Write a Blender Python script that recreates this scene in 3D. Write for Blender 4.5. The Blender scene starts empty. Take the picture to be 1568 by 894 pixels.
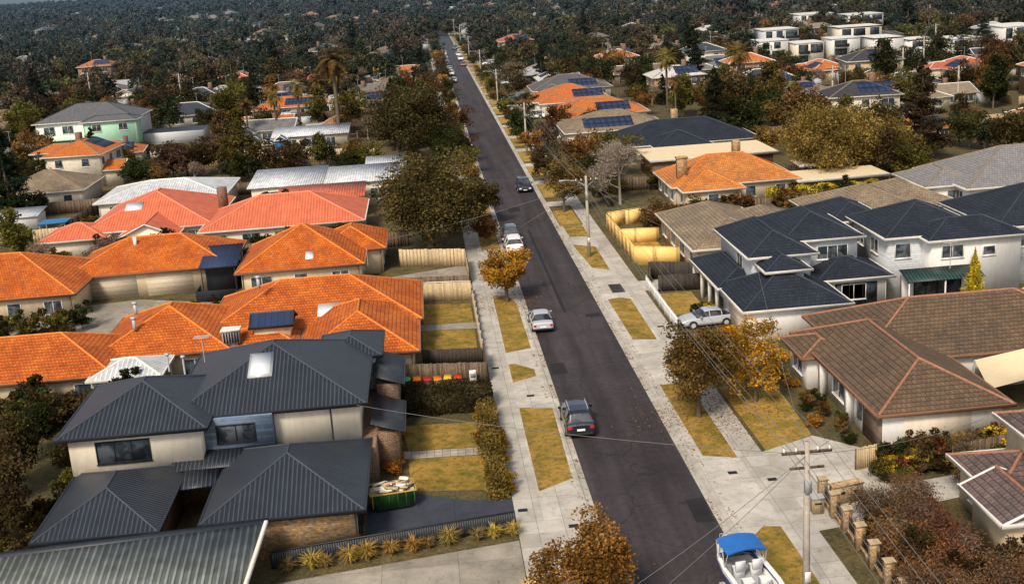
import bpy, math, random
import numpy as np
from mathutils import Matrix, Vector
random.seed(7); RNG=np.random.default_rng(7)
sc=bpy.context.scene
GZ=0.12
R=math.radians
# ------------------------------------------------------------------ materials
def mat(name):
    m=bpy.data.materials.new(name); m.use_nodes=True
    nt=m.node_tree
    return m,nt,nt.nodes['Principled BSDF']
def nd(nt,t,ins=None,**props):
    n=nt.nodes.new(t)
    for k,v in props.items(): setattr(n,k,v)
    if ins:
        for k,v in ins.items():
            s=n.inputs[k]
            if isinstance(v,bpy.types.NodeSocket): nt.links.new(v,s)
            else: s.default_value=v
    return n
def c4(c): return (c[0],c[1],c[2],1.0)
def mixc(nt,f,a,b,blend='MIX'):
    n=nd(nt,'ShaderNodeMix',data_type='RGBA',blend_type=blend)
    for i,v in ((0,f),(6,a),(7,b)):
        if isinstance(v,bpy.types.NodeSocket): nt.links.new(v,n.inputs[i])
        else: n.inputs[i].default_value = v if i==0 else c4(v)
    return n.outputs[2]
def mth(nt,op,a,b=None,c=None):
    n=nd(nt,'ShaderNodeMath',operation=op)
    for i,v in enumerate((a,b,c)):
        if v is None: continue
        if isinstance(v,bpy.types.NodeSocket): nt.links.new(v,n.inputs[i])
        else: n.inputs[i].default_value=v
    return n.outputs[0]
def ramp(nt,f,stops):
    n=nd(nt,'ShaderNodeValToRGB'); nt.links.new(f,n.inputs[0])
    e=n.color_ramp.elements
    while len(e)<len(stops): e.new(0.5)
    for i,(p,c) in enumerate(stops):
        e[i].position=p; e[i].color=c4(c) if not isinstance(c,(int,float)) else (c,c,c,1)
    return n.outputs[0]
def noise(nt,vec,scale,detail=4,rough=.6):
    return nd(nt,'ShaderNodeTexNoise',{'Vector':vec,'Scale':scale,'Detail':detail,'Roughness':rough}).outputs[0]
def wpos(nt): return nd(nt,'ShaderNodeNewGeometry').outputs['Position']
def uvc(nt): return nd(nt,'ShaderNodeTexCoord').outputs['UV']
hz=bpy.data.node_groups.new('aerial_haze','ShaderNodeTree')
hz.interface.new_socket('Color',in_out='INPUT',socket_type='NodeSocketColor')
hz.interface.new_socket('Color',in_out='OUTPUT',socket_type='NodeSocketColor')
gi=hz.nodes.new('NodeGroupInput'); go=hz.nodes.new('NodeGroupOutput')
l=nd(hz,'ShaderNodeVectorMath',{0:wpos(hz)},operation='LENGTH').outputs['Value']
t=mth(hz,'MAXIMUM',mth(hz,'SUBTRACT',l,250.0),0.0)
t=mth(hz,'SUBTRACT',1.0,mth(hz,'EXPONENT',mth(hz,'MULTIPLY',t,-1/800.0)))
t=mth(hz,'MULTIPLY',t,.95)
hz.links.new(mixc(hz,t,gi.outputs[0],(.085,.130,.170)),go.inputs[0])  # distance haze painted into base colour by world position
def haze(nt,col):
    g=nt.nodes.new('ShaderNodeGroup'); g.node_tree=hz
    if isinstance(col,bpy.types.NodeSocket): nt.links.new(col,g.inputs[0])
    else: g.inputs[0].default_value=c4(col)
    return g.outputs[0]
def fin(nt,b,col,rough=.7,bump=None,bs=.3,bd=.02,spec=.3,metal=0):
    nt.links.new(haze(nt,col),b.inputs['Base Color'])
    b.inputs['Roughness'].default_value=rough
    b.inputs['Specular IOR Level'].default_value=spec
    b.inputs['Metallic'].default_value=metal
    if bump is not None:
        bn=nd(nt,'ShaderNodeBump',{'Height':bump,'Strength':bs,'Distance':bd})
        nt.links.new(bn.outputs[0],b.inputs['Normal'])
def m_plain(name,c,rough=.6,var=.15,spec=.3,metal=0,sc_=1.5):
    m,nt,b=mat(name); p=wpos(nt)
    col=mixc(nt,1.0,c,ramp(nt,noise(nt,p,sc_,5),[(.25,1-var),(.75,1+var*.6)]),'MULTIPLY')
    col=mixc(nt,1.0,col,ramp(nt,noise(nt,p,12,3),[(.3,1-var*.5),(.7,1+var*.3)]),'MULTIPLY')
    fin(nt,b,col,rough,spec=spec,metal=metal); return m
def m_wall(name,c,var=.10):
    m,nt,b=mat(name); p=wpos(nt); uv=uvc(nt)
    st=nd(nt,'ShaderNodeMapping',{'Vector':uv,'Scale':(2.2,.3,1)}).outputs[0]
    col=mixc(nt,1.0,c,ramp(nt,noise(nt,st,1.2,5),[(.3,1-var),(.65,1.04)]),'MULTIPLY')
    col=mixc(nt,1.0,col,ramp(nt,noise(nt,p,2.5,5),[(.3,1-var*.6),(.7,1.04)]),'MULTIPLY')
    z=nd(nt,'ShaderNodeSeparateXYZ',{0:p}).outputs[2]
    g=mth(nt,'MULTIPLY',ramp(nt,mth(nt,'DIVIDE',z,1.0),[(.1,1),(.8,0)]),.3)
    col=mixc(nt,g,col,(c[0]*.5,c[1]*.45,c[2]*.38))
    fin(nt,b,col,.8,noise(nt,p,30,2),.15,.01); return m
def objcol(nt): return nd(nt,'ShaderNodeObjectInfo').outputs['Color']
def objrnd(nt): return nd(nt,'ShaderNodeObjectInfo').outputs['Random']
def m_tile(name,c1=None,c2=None,lich=(.2,.13,.05),row=.36,wid=.30,lam=.5,oc=False,dark=.4,row_shade=.5):
    m,nt,b=mat(name); uv=uvc(nt); p=wpos(nt)
    br=nd(nt,'ShaderNodeTexBrick',{'Vector':uv,'Color1':c4((1.12,1.11,1.09)),'Color2':c4((.82,.80,.78)),'Mortar':c4((dark,dark*.9,dark*.85)),
        'Scale':1.0,'Mortar Size':.02,'Mortar Smooth':.4,'Brick Width':wid,'Row Height':row},offset=.5)
    n=noise(nt,p,.45,6,.7); n2=noise(nt,p,2.6,5,.75); n4=noise(nt,p,9,3)
    base=objcol(nt) if oc else mixc(nt,ramp(nt,n,[(.38,0),(.6,1)]),c1,c2)
    col=mixc(nt,mth(nt,'MULTIPLY',ramp(nt,n2,[(.48,0),(.68,1)]),lam),base,lich)
    col=mixc(nt,1.0,col,ramp(nt,n4,[(.3,.82),(.7,1.15)]),'MULTIPLY')
    col=mixc(nt,1.0,col,br.outputs['Color'],'MULTIPLY')
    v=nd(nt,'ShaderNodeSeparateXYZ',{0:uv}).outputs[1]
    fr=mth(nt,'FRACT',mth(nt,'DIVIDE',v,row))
    col=mixc(nt,1.0,col,ramp(nt,fr,[(0,row_shade),(.18,.95),(1,1.08)]),'MULTIPLY')  # shadow line of each tile course, painted into the colour
    h=mth(nt,'SUBTRACT',mth(nt,'MULTIPLY',fr,-1.0),mth(nt,'MULTIPLY',br.outputs['Fac'],.4))
    fin(nt,b,col,.75,h,.8,.05,.25); return m
def m_metal(name,c=None,step=.25,rough=.45,oc=False,var=.2,spec=.4,lo=.5,hi=1.5):
    m,nt,b=mat(name); uv=uvc(nt); p=wpos(nt)
    u=nd(nt,'ShaderNodeSeparateXYZ',{0:uv}).outputs[0]
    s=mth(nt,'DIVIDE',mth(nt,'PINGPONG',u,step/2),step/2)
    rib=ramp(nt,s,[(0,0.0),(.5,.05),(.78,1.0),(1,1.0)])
    base=objcol(nt) if oc else c
    st=nd(nt,'ShaderNodeMapping',{'Vector':uv,'Scale':(3.0,.25,1)}).outputs[0]
    col=mixc(nt,1.0,base,ramp(nt,noise(nt,p,.8,5,.65),[(.3,1-var),(.7,1+var)]),'MULTIPLY')
    col=mixc(nt,1.0,col,ramp(nt,noise(nt,st,1.5,4),[(.3,1-var),(.7,1.1)]),'MULTIPLY')
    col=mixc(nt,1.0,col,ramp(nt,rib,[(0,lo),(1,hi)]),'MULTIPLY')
    fin(nt,b,col,rough,rib,.9,.04,spec); return m
def m_brick(name,a,b_,mort=(.3,.27,.22)):
    m,nt,b=mat(name); uv=uvc(nt)
    br=nd(nt,'ShaderNodeTexBrick',{'Vector':uv,'Color1':c4(a),'Color2':c4(b_),'Mortar':c4(mort),'Scale':1.0,'Mortar Size':.014,'Brick Width':.27,'Row Height':.11,'Bias':-.1})
    col=mixc(nt,1.0,br.outputs['Color'],ramp(nt,noise(nt,wpos(nt),5,4),[(.3,.6),(.7,1.25)]),'MULTIPLY')
    fin(nt,b,col,.85,mth(nt,'MULTIPLY',br.outputs['Fac'],-1.0),.4,.01); return m
def m_board(name,c,step=.2,vertical=False,var=.25):
    m,nt,b=mat(name); uv=uvc(nt); p=wpos(nt)
    v=nd(nt,'ShaderNodeSeparateXYZ',{0:uv}).outputs[0 if vertical else 1]
    q=mth(nt,'DIVIDE',v,step); fr=mth(nt,'FRACT',q)
    idn=nd(nt,'ShaderNodeTexWhiteNoise',{'W':mth(nt,'FLOOR',q)},noise_dimensions='1D').outputs[0]
    col=mixc(nt,1.0,c,ramp(nt,idn,[(0,1-var),(1,1+var*.6)]),'MULTIPLY')
    col=mixc(nt,1.0,col,ramp(nt,noise(nt,p,4,5),[(.3,1-var*.8),(.7,1.1)]),'MULTIPLY')
    col=mixc(nt,1.0,col,ramp(nt,fr,[(0,.45),(.1,1),(.92,1),(1,.5)]),'MULTIPLY')
    fin(nt,b,col,.75,fr,.5,.02); return m
def m_ground(name):
    m,nt,b=mat(name); p=wpos(nt)
    n=noise(nt,p,.05,6,.6); n2=noise(nt,p,.7,6,.75); n3=noise(nt,p,6,4,.75)
    col=ramp(nt,n2,[(.30,(.026,.027,.010)),(.44,(.075,.064,.022)),(.55,(.13,.090,.040)),(.64,(.11,.098,.030)),(.8,(.26,.21,.15))])
    col=mixc(nt,mth(nt,'MULTIPLY',ramp(nt,n,[(.42,0),(.6,1)]),.6),col,(.058,.055,.020))
    col=mixc(nt,1.0,col,ramp(nt,n3,[(.3,.4),(.7,1.5)]),'MULTIPLY')
    fin(nt,b,col,.95,n3,.6,.08); return m
def m_grass(name,a=(.17,.130,.022),b_=(.38,.225,.05),c=(.070,.070,.014)):
    m,nt,b=mat(name); p=wpos(nt)
    n=noise(nt,p,.55,6,.7); n2=noise(nt,p,3,6,.75); n3=noise(nt,p,22,3,.7); n5=noise(nt,p,1.3,5,.7)
    col=mixc(nt,ramp(nt,n,[(.40,0),(.58,1)]),a,b_)
    col=mixc(nt,ramp(nt,n2,[(.48,0),(.66,.85)]),col,c)
    col=mixc(nt,ramp(nt,n5,[(.58,0),(.70,.8)]),col,(.26,.165,.09))
    col=mixc(nt,1.0,col,ramp(nt,n3,[(.25,.4),(.75,1.6)]),'MULTIPLY')
    fin(nt,b,col,.95,n3,.9,.05,.15); return m
def m_conc(name,c=(.50,.475,.43),jx=1.5,jy=1.5,var=.24,jd=.5,ox=.2):
    m,nt,b=mat(name); p=wpos(nt)
    mp=nd(nt,'ShaderNodeMapping',{'Vector':p,'Location':(ox,.3,0)}).outputs[0]
    br=nd(nt,'ShaderNodeTexBrick',{'Vector':mp,'Color1':c4((1.08,1.08,1.08)),'Color2':c4((.88,.87,.85)),'Mortar':c4((jd,jd,jd)),'Scale':1.0,'Mortar Size':.018,'Mortar Smooth':.3,'Brick Width':jx,'Row Height':jy},offset=0.0)
    n=noise(nt,p,.45,6,.72); n2=noise(nt,p,2.5,7,.75); n3=noise(nt,p,25,3)
    col=mixc(nt,1.0,c,br.outputs['Color'],'MULTIPLY')
    col=mixc(nt,1.0,col,ramp(nt,n,[(.32,1-var),(.66,1+var*.5)]),'MULTIPLY')
    col=mixc(nt,ramp(nt,n2,[(.53,0),(.70,.6)]),col,(c[0]*.42,c[1]*.38,c[2]*.33))
    col=mixc(nt,1.0,col,ramp(nt,n3,[(.3,.82),(.7,1.14)]),'MULTIPLY')
    fin(nt,b,col,.85,n3,.3,.01,.25); return m
def m_asphalt(name):
    m,nt,b=mat(name); p=wpos(nt)
    st=nd(nt,'ShaderNodeMapping',{'Vector':p,'Scale':(1.0,.04,1)}).outputs[0]
    n=noise(nt,st,.9,4,.6); n1=noise(nt,p,.2,6,.65); n2=noise(nt,p,2.2,7,.78); n3=noise(nt,p,30,2)
    col=mixc(nt,ramp(nt,n,[(.35,0),(.65,1)]),(.025,.020,.022),(.046,.038,.040))
    col=mixc(nt,1.0,col,ramp(nt,n1,[(.3,.75),(.7,1.3)]),'MULTIPLY')
    col=mixc(nt,1.0,col,ramp(nt,n2,[(.3,.68),(.7,1.32)]),'MULTIPLY')
    warp=nd(nt,'ShaderNodeVectorMath',{0:p,1:nd(nt,'ShaderNodeTexNoise',{'Vector':p,'Scale':.8,'Detail':4.0}).outputs[1]},operation='ADD').outputs[0]
    vo=nd(nt,'ShaderNodeTexVoronoi',{'Vector':warp,'Scale':.17},feature='DISTANCE_TO_EDGE').outputs[0]
    col=mixc(nt,ramp(nt,vo,[(0,.8),(.010,0)]),col,(.010,.010,.011))
    col=mixc(nt,1.0,col,ramp(nt,n3,[(.2,.5),(.8,1.6)]),'MULTIPLY')
    fin(nt,b,col,.85,n3,.4,.01,.3); return m
def m_leaf(name,transl=.25):
    m=bpy.data.materials.new(name); m.use_nodes=True; nt=m.node_tree
    nt.nodes.remove(nt.nodes['Principled BSDF']); out=nt.nodes['Material Output']
    tone=nd(nt,'ShaderNodeAttribute',attribute_name='tone').outputs['Fac']
    oi=objcol(nt); r=objrnd(nt)
    col=mixc(nt,1.0,oi,tone,'MULTIPLY')
    nn=noise(nt,wpos(nt),.9,3)
    col=mixc(nt,mth(nt,'MULTIPLY',ramp(nt,nn,[(.45,0),(.7,1)]),.45),col,mixc(nt,1.0,col,(1.85,1.38,.75),'MULTIPLY'))
    hs=nd(nt,'ShaderNodeHueSaturation',{'Hue':mth(nt,'ADD',mth(nt,'MULTIPLY',r,.04),.480),'Value':mth(nt,'ADD',mth(nt,'MULTIPLY',r,.5),.75),'Color':col}).outputs[0]
    h=haze(nt,hs)
    d=nd(nt,'ShaderNodeBsdfDiffuse',{'Color':h}); tr=nd(nt,'ShaderNodeBsdfTranslucent',{'Color':h})
    mx=nd(nt,'ShaderNodeMixShader',{0:transl,1:d.outputs[0],2:tr.outputs[0]})
    nt.links.new(mx.outputs[0],out.inputs[0]); return m
def m_glass(name,c=(.03,.04,.05)):
    m,nt,b=mat(name)
    n=noise(nt,wpos(nt),1.1,2)
    fin(nt,b,mixc(nt,ramp(nt,n,[(.45,0),(.55,.6)]),c,(c[0]*3+.05,c[1]*3+.05,c[2]*3+.05)),.08,spec=.8); return m

MT={}
MT['ground']=m_ground('ground'); MT['grass']=m_grass('lawn'); MT['grass2']=m_grass('dry_lawn',(.24,.17,.03),(.44,.26,.06),(.11,.10,.018))
MT['asphalt']=m_asphalt('asphalt'); MT['conc']=m_conc('footpath_concrete',(.43,.40,.35)); MT['conc2']=m_conc('driveway_concrete',(.48,.445,.39),3,3,.3)
MT['drv']=m_conc('old_driveway',(.30,.27,.22),4,4,.35)
MT['kerb']=m_conc('kerb_concrete',(.42,.39,.34),50,2.4,.3); MT['darkdrive']=m_conc('dark_driveway',(.042,.047,.062),60,60,.3)
MT['mulch']=m_ground('mulch'); MT['paver']=m_conc('pavers',(.36,.32,.26),.5,.5,.3,.25)
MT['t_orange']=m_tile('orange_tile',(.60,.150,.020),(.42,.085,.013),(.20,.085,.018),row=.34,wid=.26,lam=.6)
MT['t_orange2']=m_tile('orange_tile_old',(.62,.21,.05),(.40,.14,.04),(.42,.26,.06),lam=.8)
MT['cap_orange']=m_plain('orange_ridge_cap',(.66,.20,.035),.8,.45,sc_=4)
MT['t_brown']=m_tile('brown_tile',(.140,.090,.056),(.098,.068,.046),(.17,.13,.07),row=.38,lam=.35,dark=.5,row_shade=.42)
MT['cap_brown']=m_plain('brown_ridge_cap',(.30,.14,.085),.8,.35,sc_=4)
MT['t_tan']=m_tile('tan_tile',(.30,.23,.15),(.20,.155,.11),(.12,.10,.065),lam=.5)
MT['cap_tan']=m_plain('tan_ridge_cap',(.22,.17,.12),.8,.3)
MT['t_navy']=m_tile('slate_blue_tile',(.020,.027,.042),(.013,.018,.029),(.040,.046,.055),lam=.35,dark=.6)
MT['cap_navy']=m_plain('slate_ridge_cap',(.032,.040,.057),.6,.3)
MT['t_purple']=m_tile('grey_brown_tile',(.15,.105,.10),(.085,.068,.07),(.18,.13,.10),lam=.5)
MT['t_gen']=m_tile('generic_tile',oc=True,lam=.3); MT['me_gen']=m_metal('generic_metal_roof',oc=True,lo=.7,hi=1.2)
MT['cap_gen']=MT['cap_tan']
MT['me_dark']=m_metal('charcoal_metal_roof',(.030,.036,.047),var=.16,rough=.42)
MT['cap_dark']=m_plain('charcoal_flashing',(.052,.062,.078),.5,.15)
MT['me_salmon']=m_metal('salmon_metal_roof',(.62,.145,.065),step=.34,var=.18,rough=.6,lo=.75,hi=1.15)
MT['cap_salmon']=m_plain('salmon_flashing',(.66,.22,.12),.6,.15)
MT['me_white']=m_metal('pale_metal_roof',(.54,.56,.58),step=.34,var=.25,lo=.8,hi=1.15)
MT['me_shed']=m_metal('weathered_metal_roof',(.30,.32,.28),step=.36,var=.35,lo=.55,hi=1.25)
MT['me_green']=m_metal('green_metal_roof',(.018,.05,.045),step=.3)
MT['cream']=m_wall('cream_render',(.84,.745,.60)); MT['white']=m_wall('white_paint',(.82,.80,.76),.08)
MT['w_oran']=m_wall('cream_wall',(.76,.61,.41),.14); MT['yellow']=m_board('yellow_fence',(.80,.52,.17),2.4,True,.08)
MT['greywall']=m_board('pale_weatherboard',(.64,.67,.69),.2,False,.1); MT['bluewall']=m_board('blue_weatherboard',(.17,.235,.33),.22)
MT['brick']=m_brick('cream_brick',(.66,.41,.16),(.32,.16,.06)); MT['brickr']=m_brick('brown_brick',(.26,.11,.05),(.14,.065,.035))
MT['wood']=m_board('weathered_paling',(.15,.105,.066),.12,True,.45); MT['woodp']=m_board('pale_paling',(.50,.38,.22),.12,True,.25)
MT['wooddark']=m_board('dark_paling',(.05,.04,.033),.12,True,.4)
MT['glass']=m_glass('window_glass'); MT['skyl']=m_plain('skylight_panel',(.62,.66,.68),.25,.1,.6)
MT['frame_w']=m_plain('white_frame',(.78,.78,.76),.5,.05); MT['frame_d']=m_plain('dark_frame',(.025,.028,.034),.5,.1)
MT['gutter_w']=m_plain('white_gutter',(.68,.65,.58),.6,.15); MT['gutter_d']=m_plain('dark_gutter',(.024,.029,.038),.5,.15)
MT['gutter_b']=m_plain('brown_gutter',(.24,.12,.07),.6,.15)
MT['solar']=m_board('solar_panel',(.016,.030,.075),.5,True,.1); MT['garage']=m_board('garage_door',(.72,.62,.47),.45,False,.08)
MT['garage_b']=m_board('brown_garage_door',(.24,.17,.13),.45)
MT['metal']=m_plain('galvanised',(.38,.39,.40),.4,.15,.5); MT['bark']=m_plain('bark',(.12,.09,.065),.9,.4,.1,sc_=5)
MT['barkp']=m_plain('pale_bark',(.30,.25,.20),.9,.3,.1,sc_=5); MT['barkr']=m_plain('reddish_twigs',(.19,.105,.06),.9,.4,.1,sc_=3)
MT['leaf']=m_leaf('foliage'); MT['pole']=m_plain('pole_wood',(.36,.32,.27),.9,.25,.1); MT['black']=m_plain('black_rubber',(.02,.02,.02),.8,.1)
MT['wire']=m_plain('cable',(.16,.16,.16),.6,.1); MT['green']=m_plain('green_plastic',(.02,.07,.04),.5,.1)
MT['teal']=m_plain('shade_blue',(.03,.16,.35),.7,.1); MT['sail']=m_plain('shade_sail',(.66,.53,.34),.8,.08)
MT['mint']=m_wall('mint_render',(.46,.76,.56),.1)
m,nt,b=mat('generic_wall'); 
rr=objrnd(nt); col=ramp(nt,rr,[(0,(.78,.70,.55)),(.25,(.60,.45,.27)),(.42,(.76,.74,.68)),(.60,(.38,.22,.12)),(.82,(.55,.52,.47))]); 
nt.nodes[-1].color_ramp.interpolation='CONSTANT'
fin(nt,b,mixc(nt,1.0,col,ramp(nt,noise(nt,wpos(nt),2,4),[(.3,.8),(.7,1.1)]),'MULTIPLY'),.8); MT['w_gen']=m

# ------------------------------------------------------------------ mesh builder
class MB:
    def __init__(s):
        s.V=[];s.F=[];s.MI=[];s.mats=[];s.q=[]
    def mi(s,k):
        if k not in s.mats: s.mats.append(k)
        return s.mats.index(k)
    def add(s,vs,fs,k):
        o=len(s.V); s.V.extend([tuple(v) for v in vs]); i=s.mi(k)
        for f in fs: s.F.append([o+a for a in f]); s.MI.append(i)
    def poly(s,vs,k): s.add(vs,[range(len(vs))],k)
    def up(s,vs,k):
        a,b,c=[Vector(v) for v in vs[:3]]
        if (b-a).cross(c-a).z<0: vs=list(vs)[::-1]
        s.poly(vs,k)
    def box(s,x0,x1,y0,y1,z0,z1,k,top=None):
        v=[(x0,y0,z0),(x1,y0,z0),(x1,y1,z0),(x0,y1,z0),(x0,y0,z1),(x1,y0,z1),(x1,y1,z1),(x0,y1,z1)]
        s.add(v,[(0,3,2,1),(0,1,5,4),(1,2,6,5),(2,3,7,6),(3,0,4,7)],k); s.add(v[4:],[(0,1,2,3)],top or k)
    def hexa(s,v,k): s.add(v,[(0,3,2,1),(4,5,6,7),(0,1,5,4),(1,2,6,5),(2,3,7,6),(3,0,4,7)],k)
    def tube(s,p0,p1,r0,k,r1=None,n=6,cap=False):
        if r1 is None: r1=r0
        p0=Vector(p0);p1=Vector(p1);d=(p1-p0)
        if d.length<1e-6: return
        d.normalize(); a=d.orthogonal().normalized(); b=d.cross(a)
        vs=[]
        for p,r in ((p0,r0),(p1,r1)):
            for i in range(n):
                t=2*math.pi*i/n; vs.append(p+a*(r*math.cos(t))+b*(r*math.sin(t)))
        fs=[(i,(i+1)%n,n+(i+1)%n,n+i) for i in range(n)]
        if cap: fs+= [tuple(range(n))[::-1],tuple(range(n,2*n))]
        s.add(vs,fs,k)
    def build(s,name,loc=(0,0,0),rot=0,smooth=False,color=None,mesh_only=False):
        nv=len(s.V)
        V=np.array(s.V,dtype=np.float32).reshape(-1,3)
        lt=np.array([len(f) for f in s.F],dtype=np.int32); 
        li=np.array([i for f in s.F for i in f],dtype=np.int32); mi=np.array(s.MI,dtype=np.int32)
        tone=np.ones(nv,dtype=np.float32)
        for (qv,k,tn) in s.q:
            n=len(qv)//4; o=len(V); V=np.concatenate([V,qv.astype(np.float32)])
            li=np.concatenate([li,(o+np.arange(4*n)).astype(np.int32)]); lt=np.concatenate([lt,np.full(n,4,np.int32)])
            mi=np.concatenate([mi,np.full(n,s.mi(k),np.int32)]); tone=np.concatenate([tone,np.repeat(tn,4).astype(np.float32)])
        me=bpy.data.meshes.new(name); me.vertices.add(len(V)); me.vertices.foreach_set('co',V.ravel())
        me.loops.add(len(li)); me.loops.foreach_set('vertex_index',li)
        ls=np.concatenate([[0],np.cumsum(lt)[:-1]]).astype(np.int32)
        me.polygons.add(len(lt)); me.polygons.foreach_set('loop_start',ls)
        try: me.polygons.foreach_set('loop_total',lt)
        except Exception: pass
        me.polygons.foreach_set('material_index',mi)
        me.update(calc_edges=True)
        if smooth: me.polygons.foreach_set('use_smooth',np.ones(len(lt),dtype=bool))
        for k in s.mats: me.materials.append(MT[k] if isinstance(k,str) else k)
        a=V[li[ls]];b=V[li[ls+1]];c=V[li[ls+2]]
        N=np.cross(b-a,c-b); N/= (np.linalg.norm(N,axis=1,keepdims=True)+1e-9)
        U=np.stack([-N[:,1],N[:,0],np.zeros(len(N))],1); ln=np.linalg.norm(U,axis=1)
        U[ln<.05]=(1,0,0); U/= (np.linalg.norm(U,axis=1,keepdims=True)+1e-9)
        W=np.cross(N,U); pl=np.repeat(np.arange(len(lt)),lt); P=V[li]
        uv=np.stack([(P*U[pl]).sum(1),(P*W[pl]).sum(1)],1).astype(np.float32)
        ul=me.uv_layers.new(name='UVMap'); ul.data.foreach_set('uv',uv.ravel())
        if s.q:
            at=me.attributes.new('tone','FLOAT','POINT'); at.data.foreach_set('value',tone)
        if mesh_only: return me
        return place(me,name,loc,rot,color)
def place(me,name,loc=(0,0,0),rot=0,color=None,scale=1):
    o=bpy.data.objects.new(name,me); sc.collection.objects.link(o)
    o.location=loc; o.rotation_euler=(0,0,rot); o.scale=(scale,)*3 if isinstance(scale,(int,float)) else scale
    if color: o.color=(*color,1)
    return o
# ------------------------------------------------------------------ houses
def wbox(mb,side,w,a0,a1,z0,z1,d0,d1,k):
    if side=='S': mb.box(a0,a1,w-d1,w-d0,z0,z1,k)
    elif side=='N': mb.box(a0,a1,w+d0,w+d1,z0,z1,k)
    elif side=='W': mb.box(w-d1,w-d0,a0,a1,z0,z1,k)
    else: mb.box(w+d0,w+d1,a0,a1,z0,z1,k)
def window(mb,side,w,a0,a1,z0,z1,fr='frame_w',g='glass',div=None):
    wbox(mb,side,w,a0,a1,z0,z1,-.02,.02,g)
    f=.07
    for q in ((a0-f,a0,z0-f,z1+f),(a1,a1+f,z0-f,z1+f),(a0,a1,z0-f,z0),(a0,a1,z1,z1+f)): wbox(mb,side,w,*q,-.01,.08,fr)
    nn=div if div is not None else max(1,round((a1-a0)/.9))
    for i in range(1,nn):
        c=a0+(a1-a0)*i/nn; wbox(mb,side,w,c-.03,c+.03,z0,z1,.02,.06,fr)
    wbox(mb,side,w,a0-.12,a1+.12,z0-f-.05,z0-f,-.01,.13,fr)
def roof(mb,r,z,pitch,kind,k,cap,gut,capr=.1,gable='cream'):
    x0,x1,y0,y1=r; t=math.tan(R(pitch)); w=x1-x0; d=y1-y0
    alongx=w>=d; half=min(w,d)/2; zr=z+half*t
    if alongx:
        ym=(y0+y1)/2; ins=half if kind=='hip' else 0
        A=(x0+ins,ym,zr);B=(x1-ins,ym,zr)
        mb.up([(x0,y0,z),(x1,y0,z),B,A],k); mb.up([(x1,y1,z),(x0,y1,z),A,B],k)
        if kind=='hip': mb.up([(x0,y1,z),(x0,y0,z),A],k); mb.up([(x1,y0,z),(x1,y1,z),B],k)
        else:
            for xx in (x0+.5,x1-.5): mb.poly([(xx,y0+.5,z+.5*t-.03),(xx,y1-.5,z+.5*t-.03),(xx,ym,zr-.03)],gable)
    else:
        xm=(x0+x1)/2; ins=half if kind=='hip' else 0
        A=(xm,y0+ins,zr);B=(xm,y1-ins,zr)
        mb.up([(x0,y1,z),(x0,y0,z),A,B],k); mb.up([(x1,y0,z),(x1,y1,z),B,A],k)
        if kind=='hip': mb.up([(x0,y0,z),(x1,y0,z),A],k); mb.up([(x1,y1,z),(x0,y1,z),B],k)
        else:
            for yy in (y0+.5,y1-.5): mb.poly([(x0+.5,yy,z+.5*t-.03),(x1-.5,yy,z+.5*t-.03),(xm,yy,zr-.03)],gable)
    if cap:
        if Vector(A)!=Vector(B): mb.tube(A,B,capr,cap)
        if kind=='hip':
            for c in ((x0,y0,z),(x1,y0,z),(x0,y1,z),(x1,y1,z)):
                tgt=min((A,B),key=lambda q:(q[0]-c[0])**2+(q[1]-c[1])**2)
                mb.tube(c,tgt,capr,cap)
    g=.11
    mb.box(x0-g,x1+g,y0-g,y0,z-.17,z+.03,gut); mb.box(x0-g,x1+g,y1,y1+g,z-.17,z+.03,gut)
    if kind=='hip' or not alongx: mb.box(x0-g,x0,y0,y1,z-.17,z+.03,gut); mb.box(x1,x1+g,y0,y1,z-.17,z+.03,gut)
    if kind!='hip':
        if alongx:
            for xx in (x0,x1):
                for ya in (y0,y1): mb.tube((xx,ya,z-.02),(xx,(y0+y1)/2,zr-.02),.09,gut,n=4)
        else:
            for yy in (y0,y1):
                for xa in (x0,x1): mb.tube((xa,yy,z-.02),((x0+x1)/2,yy,zr-.02),.09,gut,n=4)
    mb.poly([(x0,y0,z-.05),(x0,y1,z-.05),(x1,y1,z-.05),(x1,y0,z-.05)],gut)
def on_slope(mb,r,z,pitch,side,a0,a1,s0,s1,k,h=.1):
    x0,x1,y0,y1=r;t=math.tan(R(pitch))
    def pt(a,s,o):
        zz=z+s*t+o
        return {'S':(a,y0+s,zz),'W':(x0+s,a,zz),'E':(x1-s,a,zz),'N':(a,y1-s,zz)}[side]
    v=[pt(a0,s0,-.02),pt(a1,s0,-.02),pt(a1,s1,-.02),pt(a0,s1,-.02),pt(a0,s0,h),pt(a1,s0,h),pt(a1,s1,h),pt(a0,s1,h)]
    mb.hexa(v,k)
def panels(mb,r,z,pitch,side,a0,s0,nx,ny):
    for i in range(nx):
        for j in range(ny): on_slope(mb,r,z,pitch,side,a0+i*1.04,a0+i*1.04+1.0,s0+j*1.62,s0+j*1.62+1.56,'solar',.09)
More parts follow.
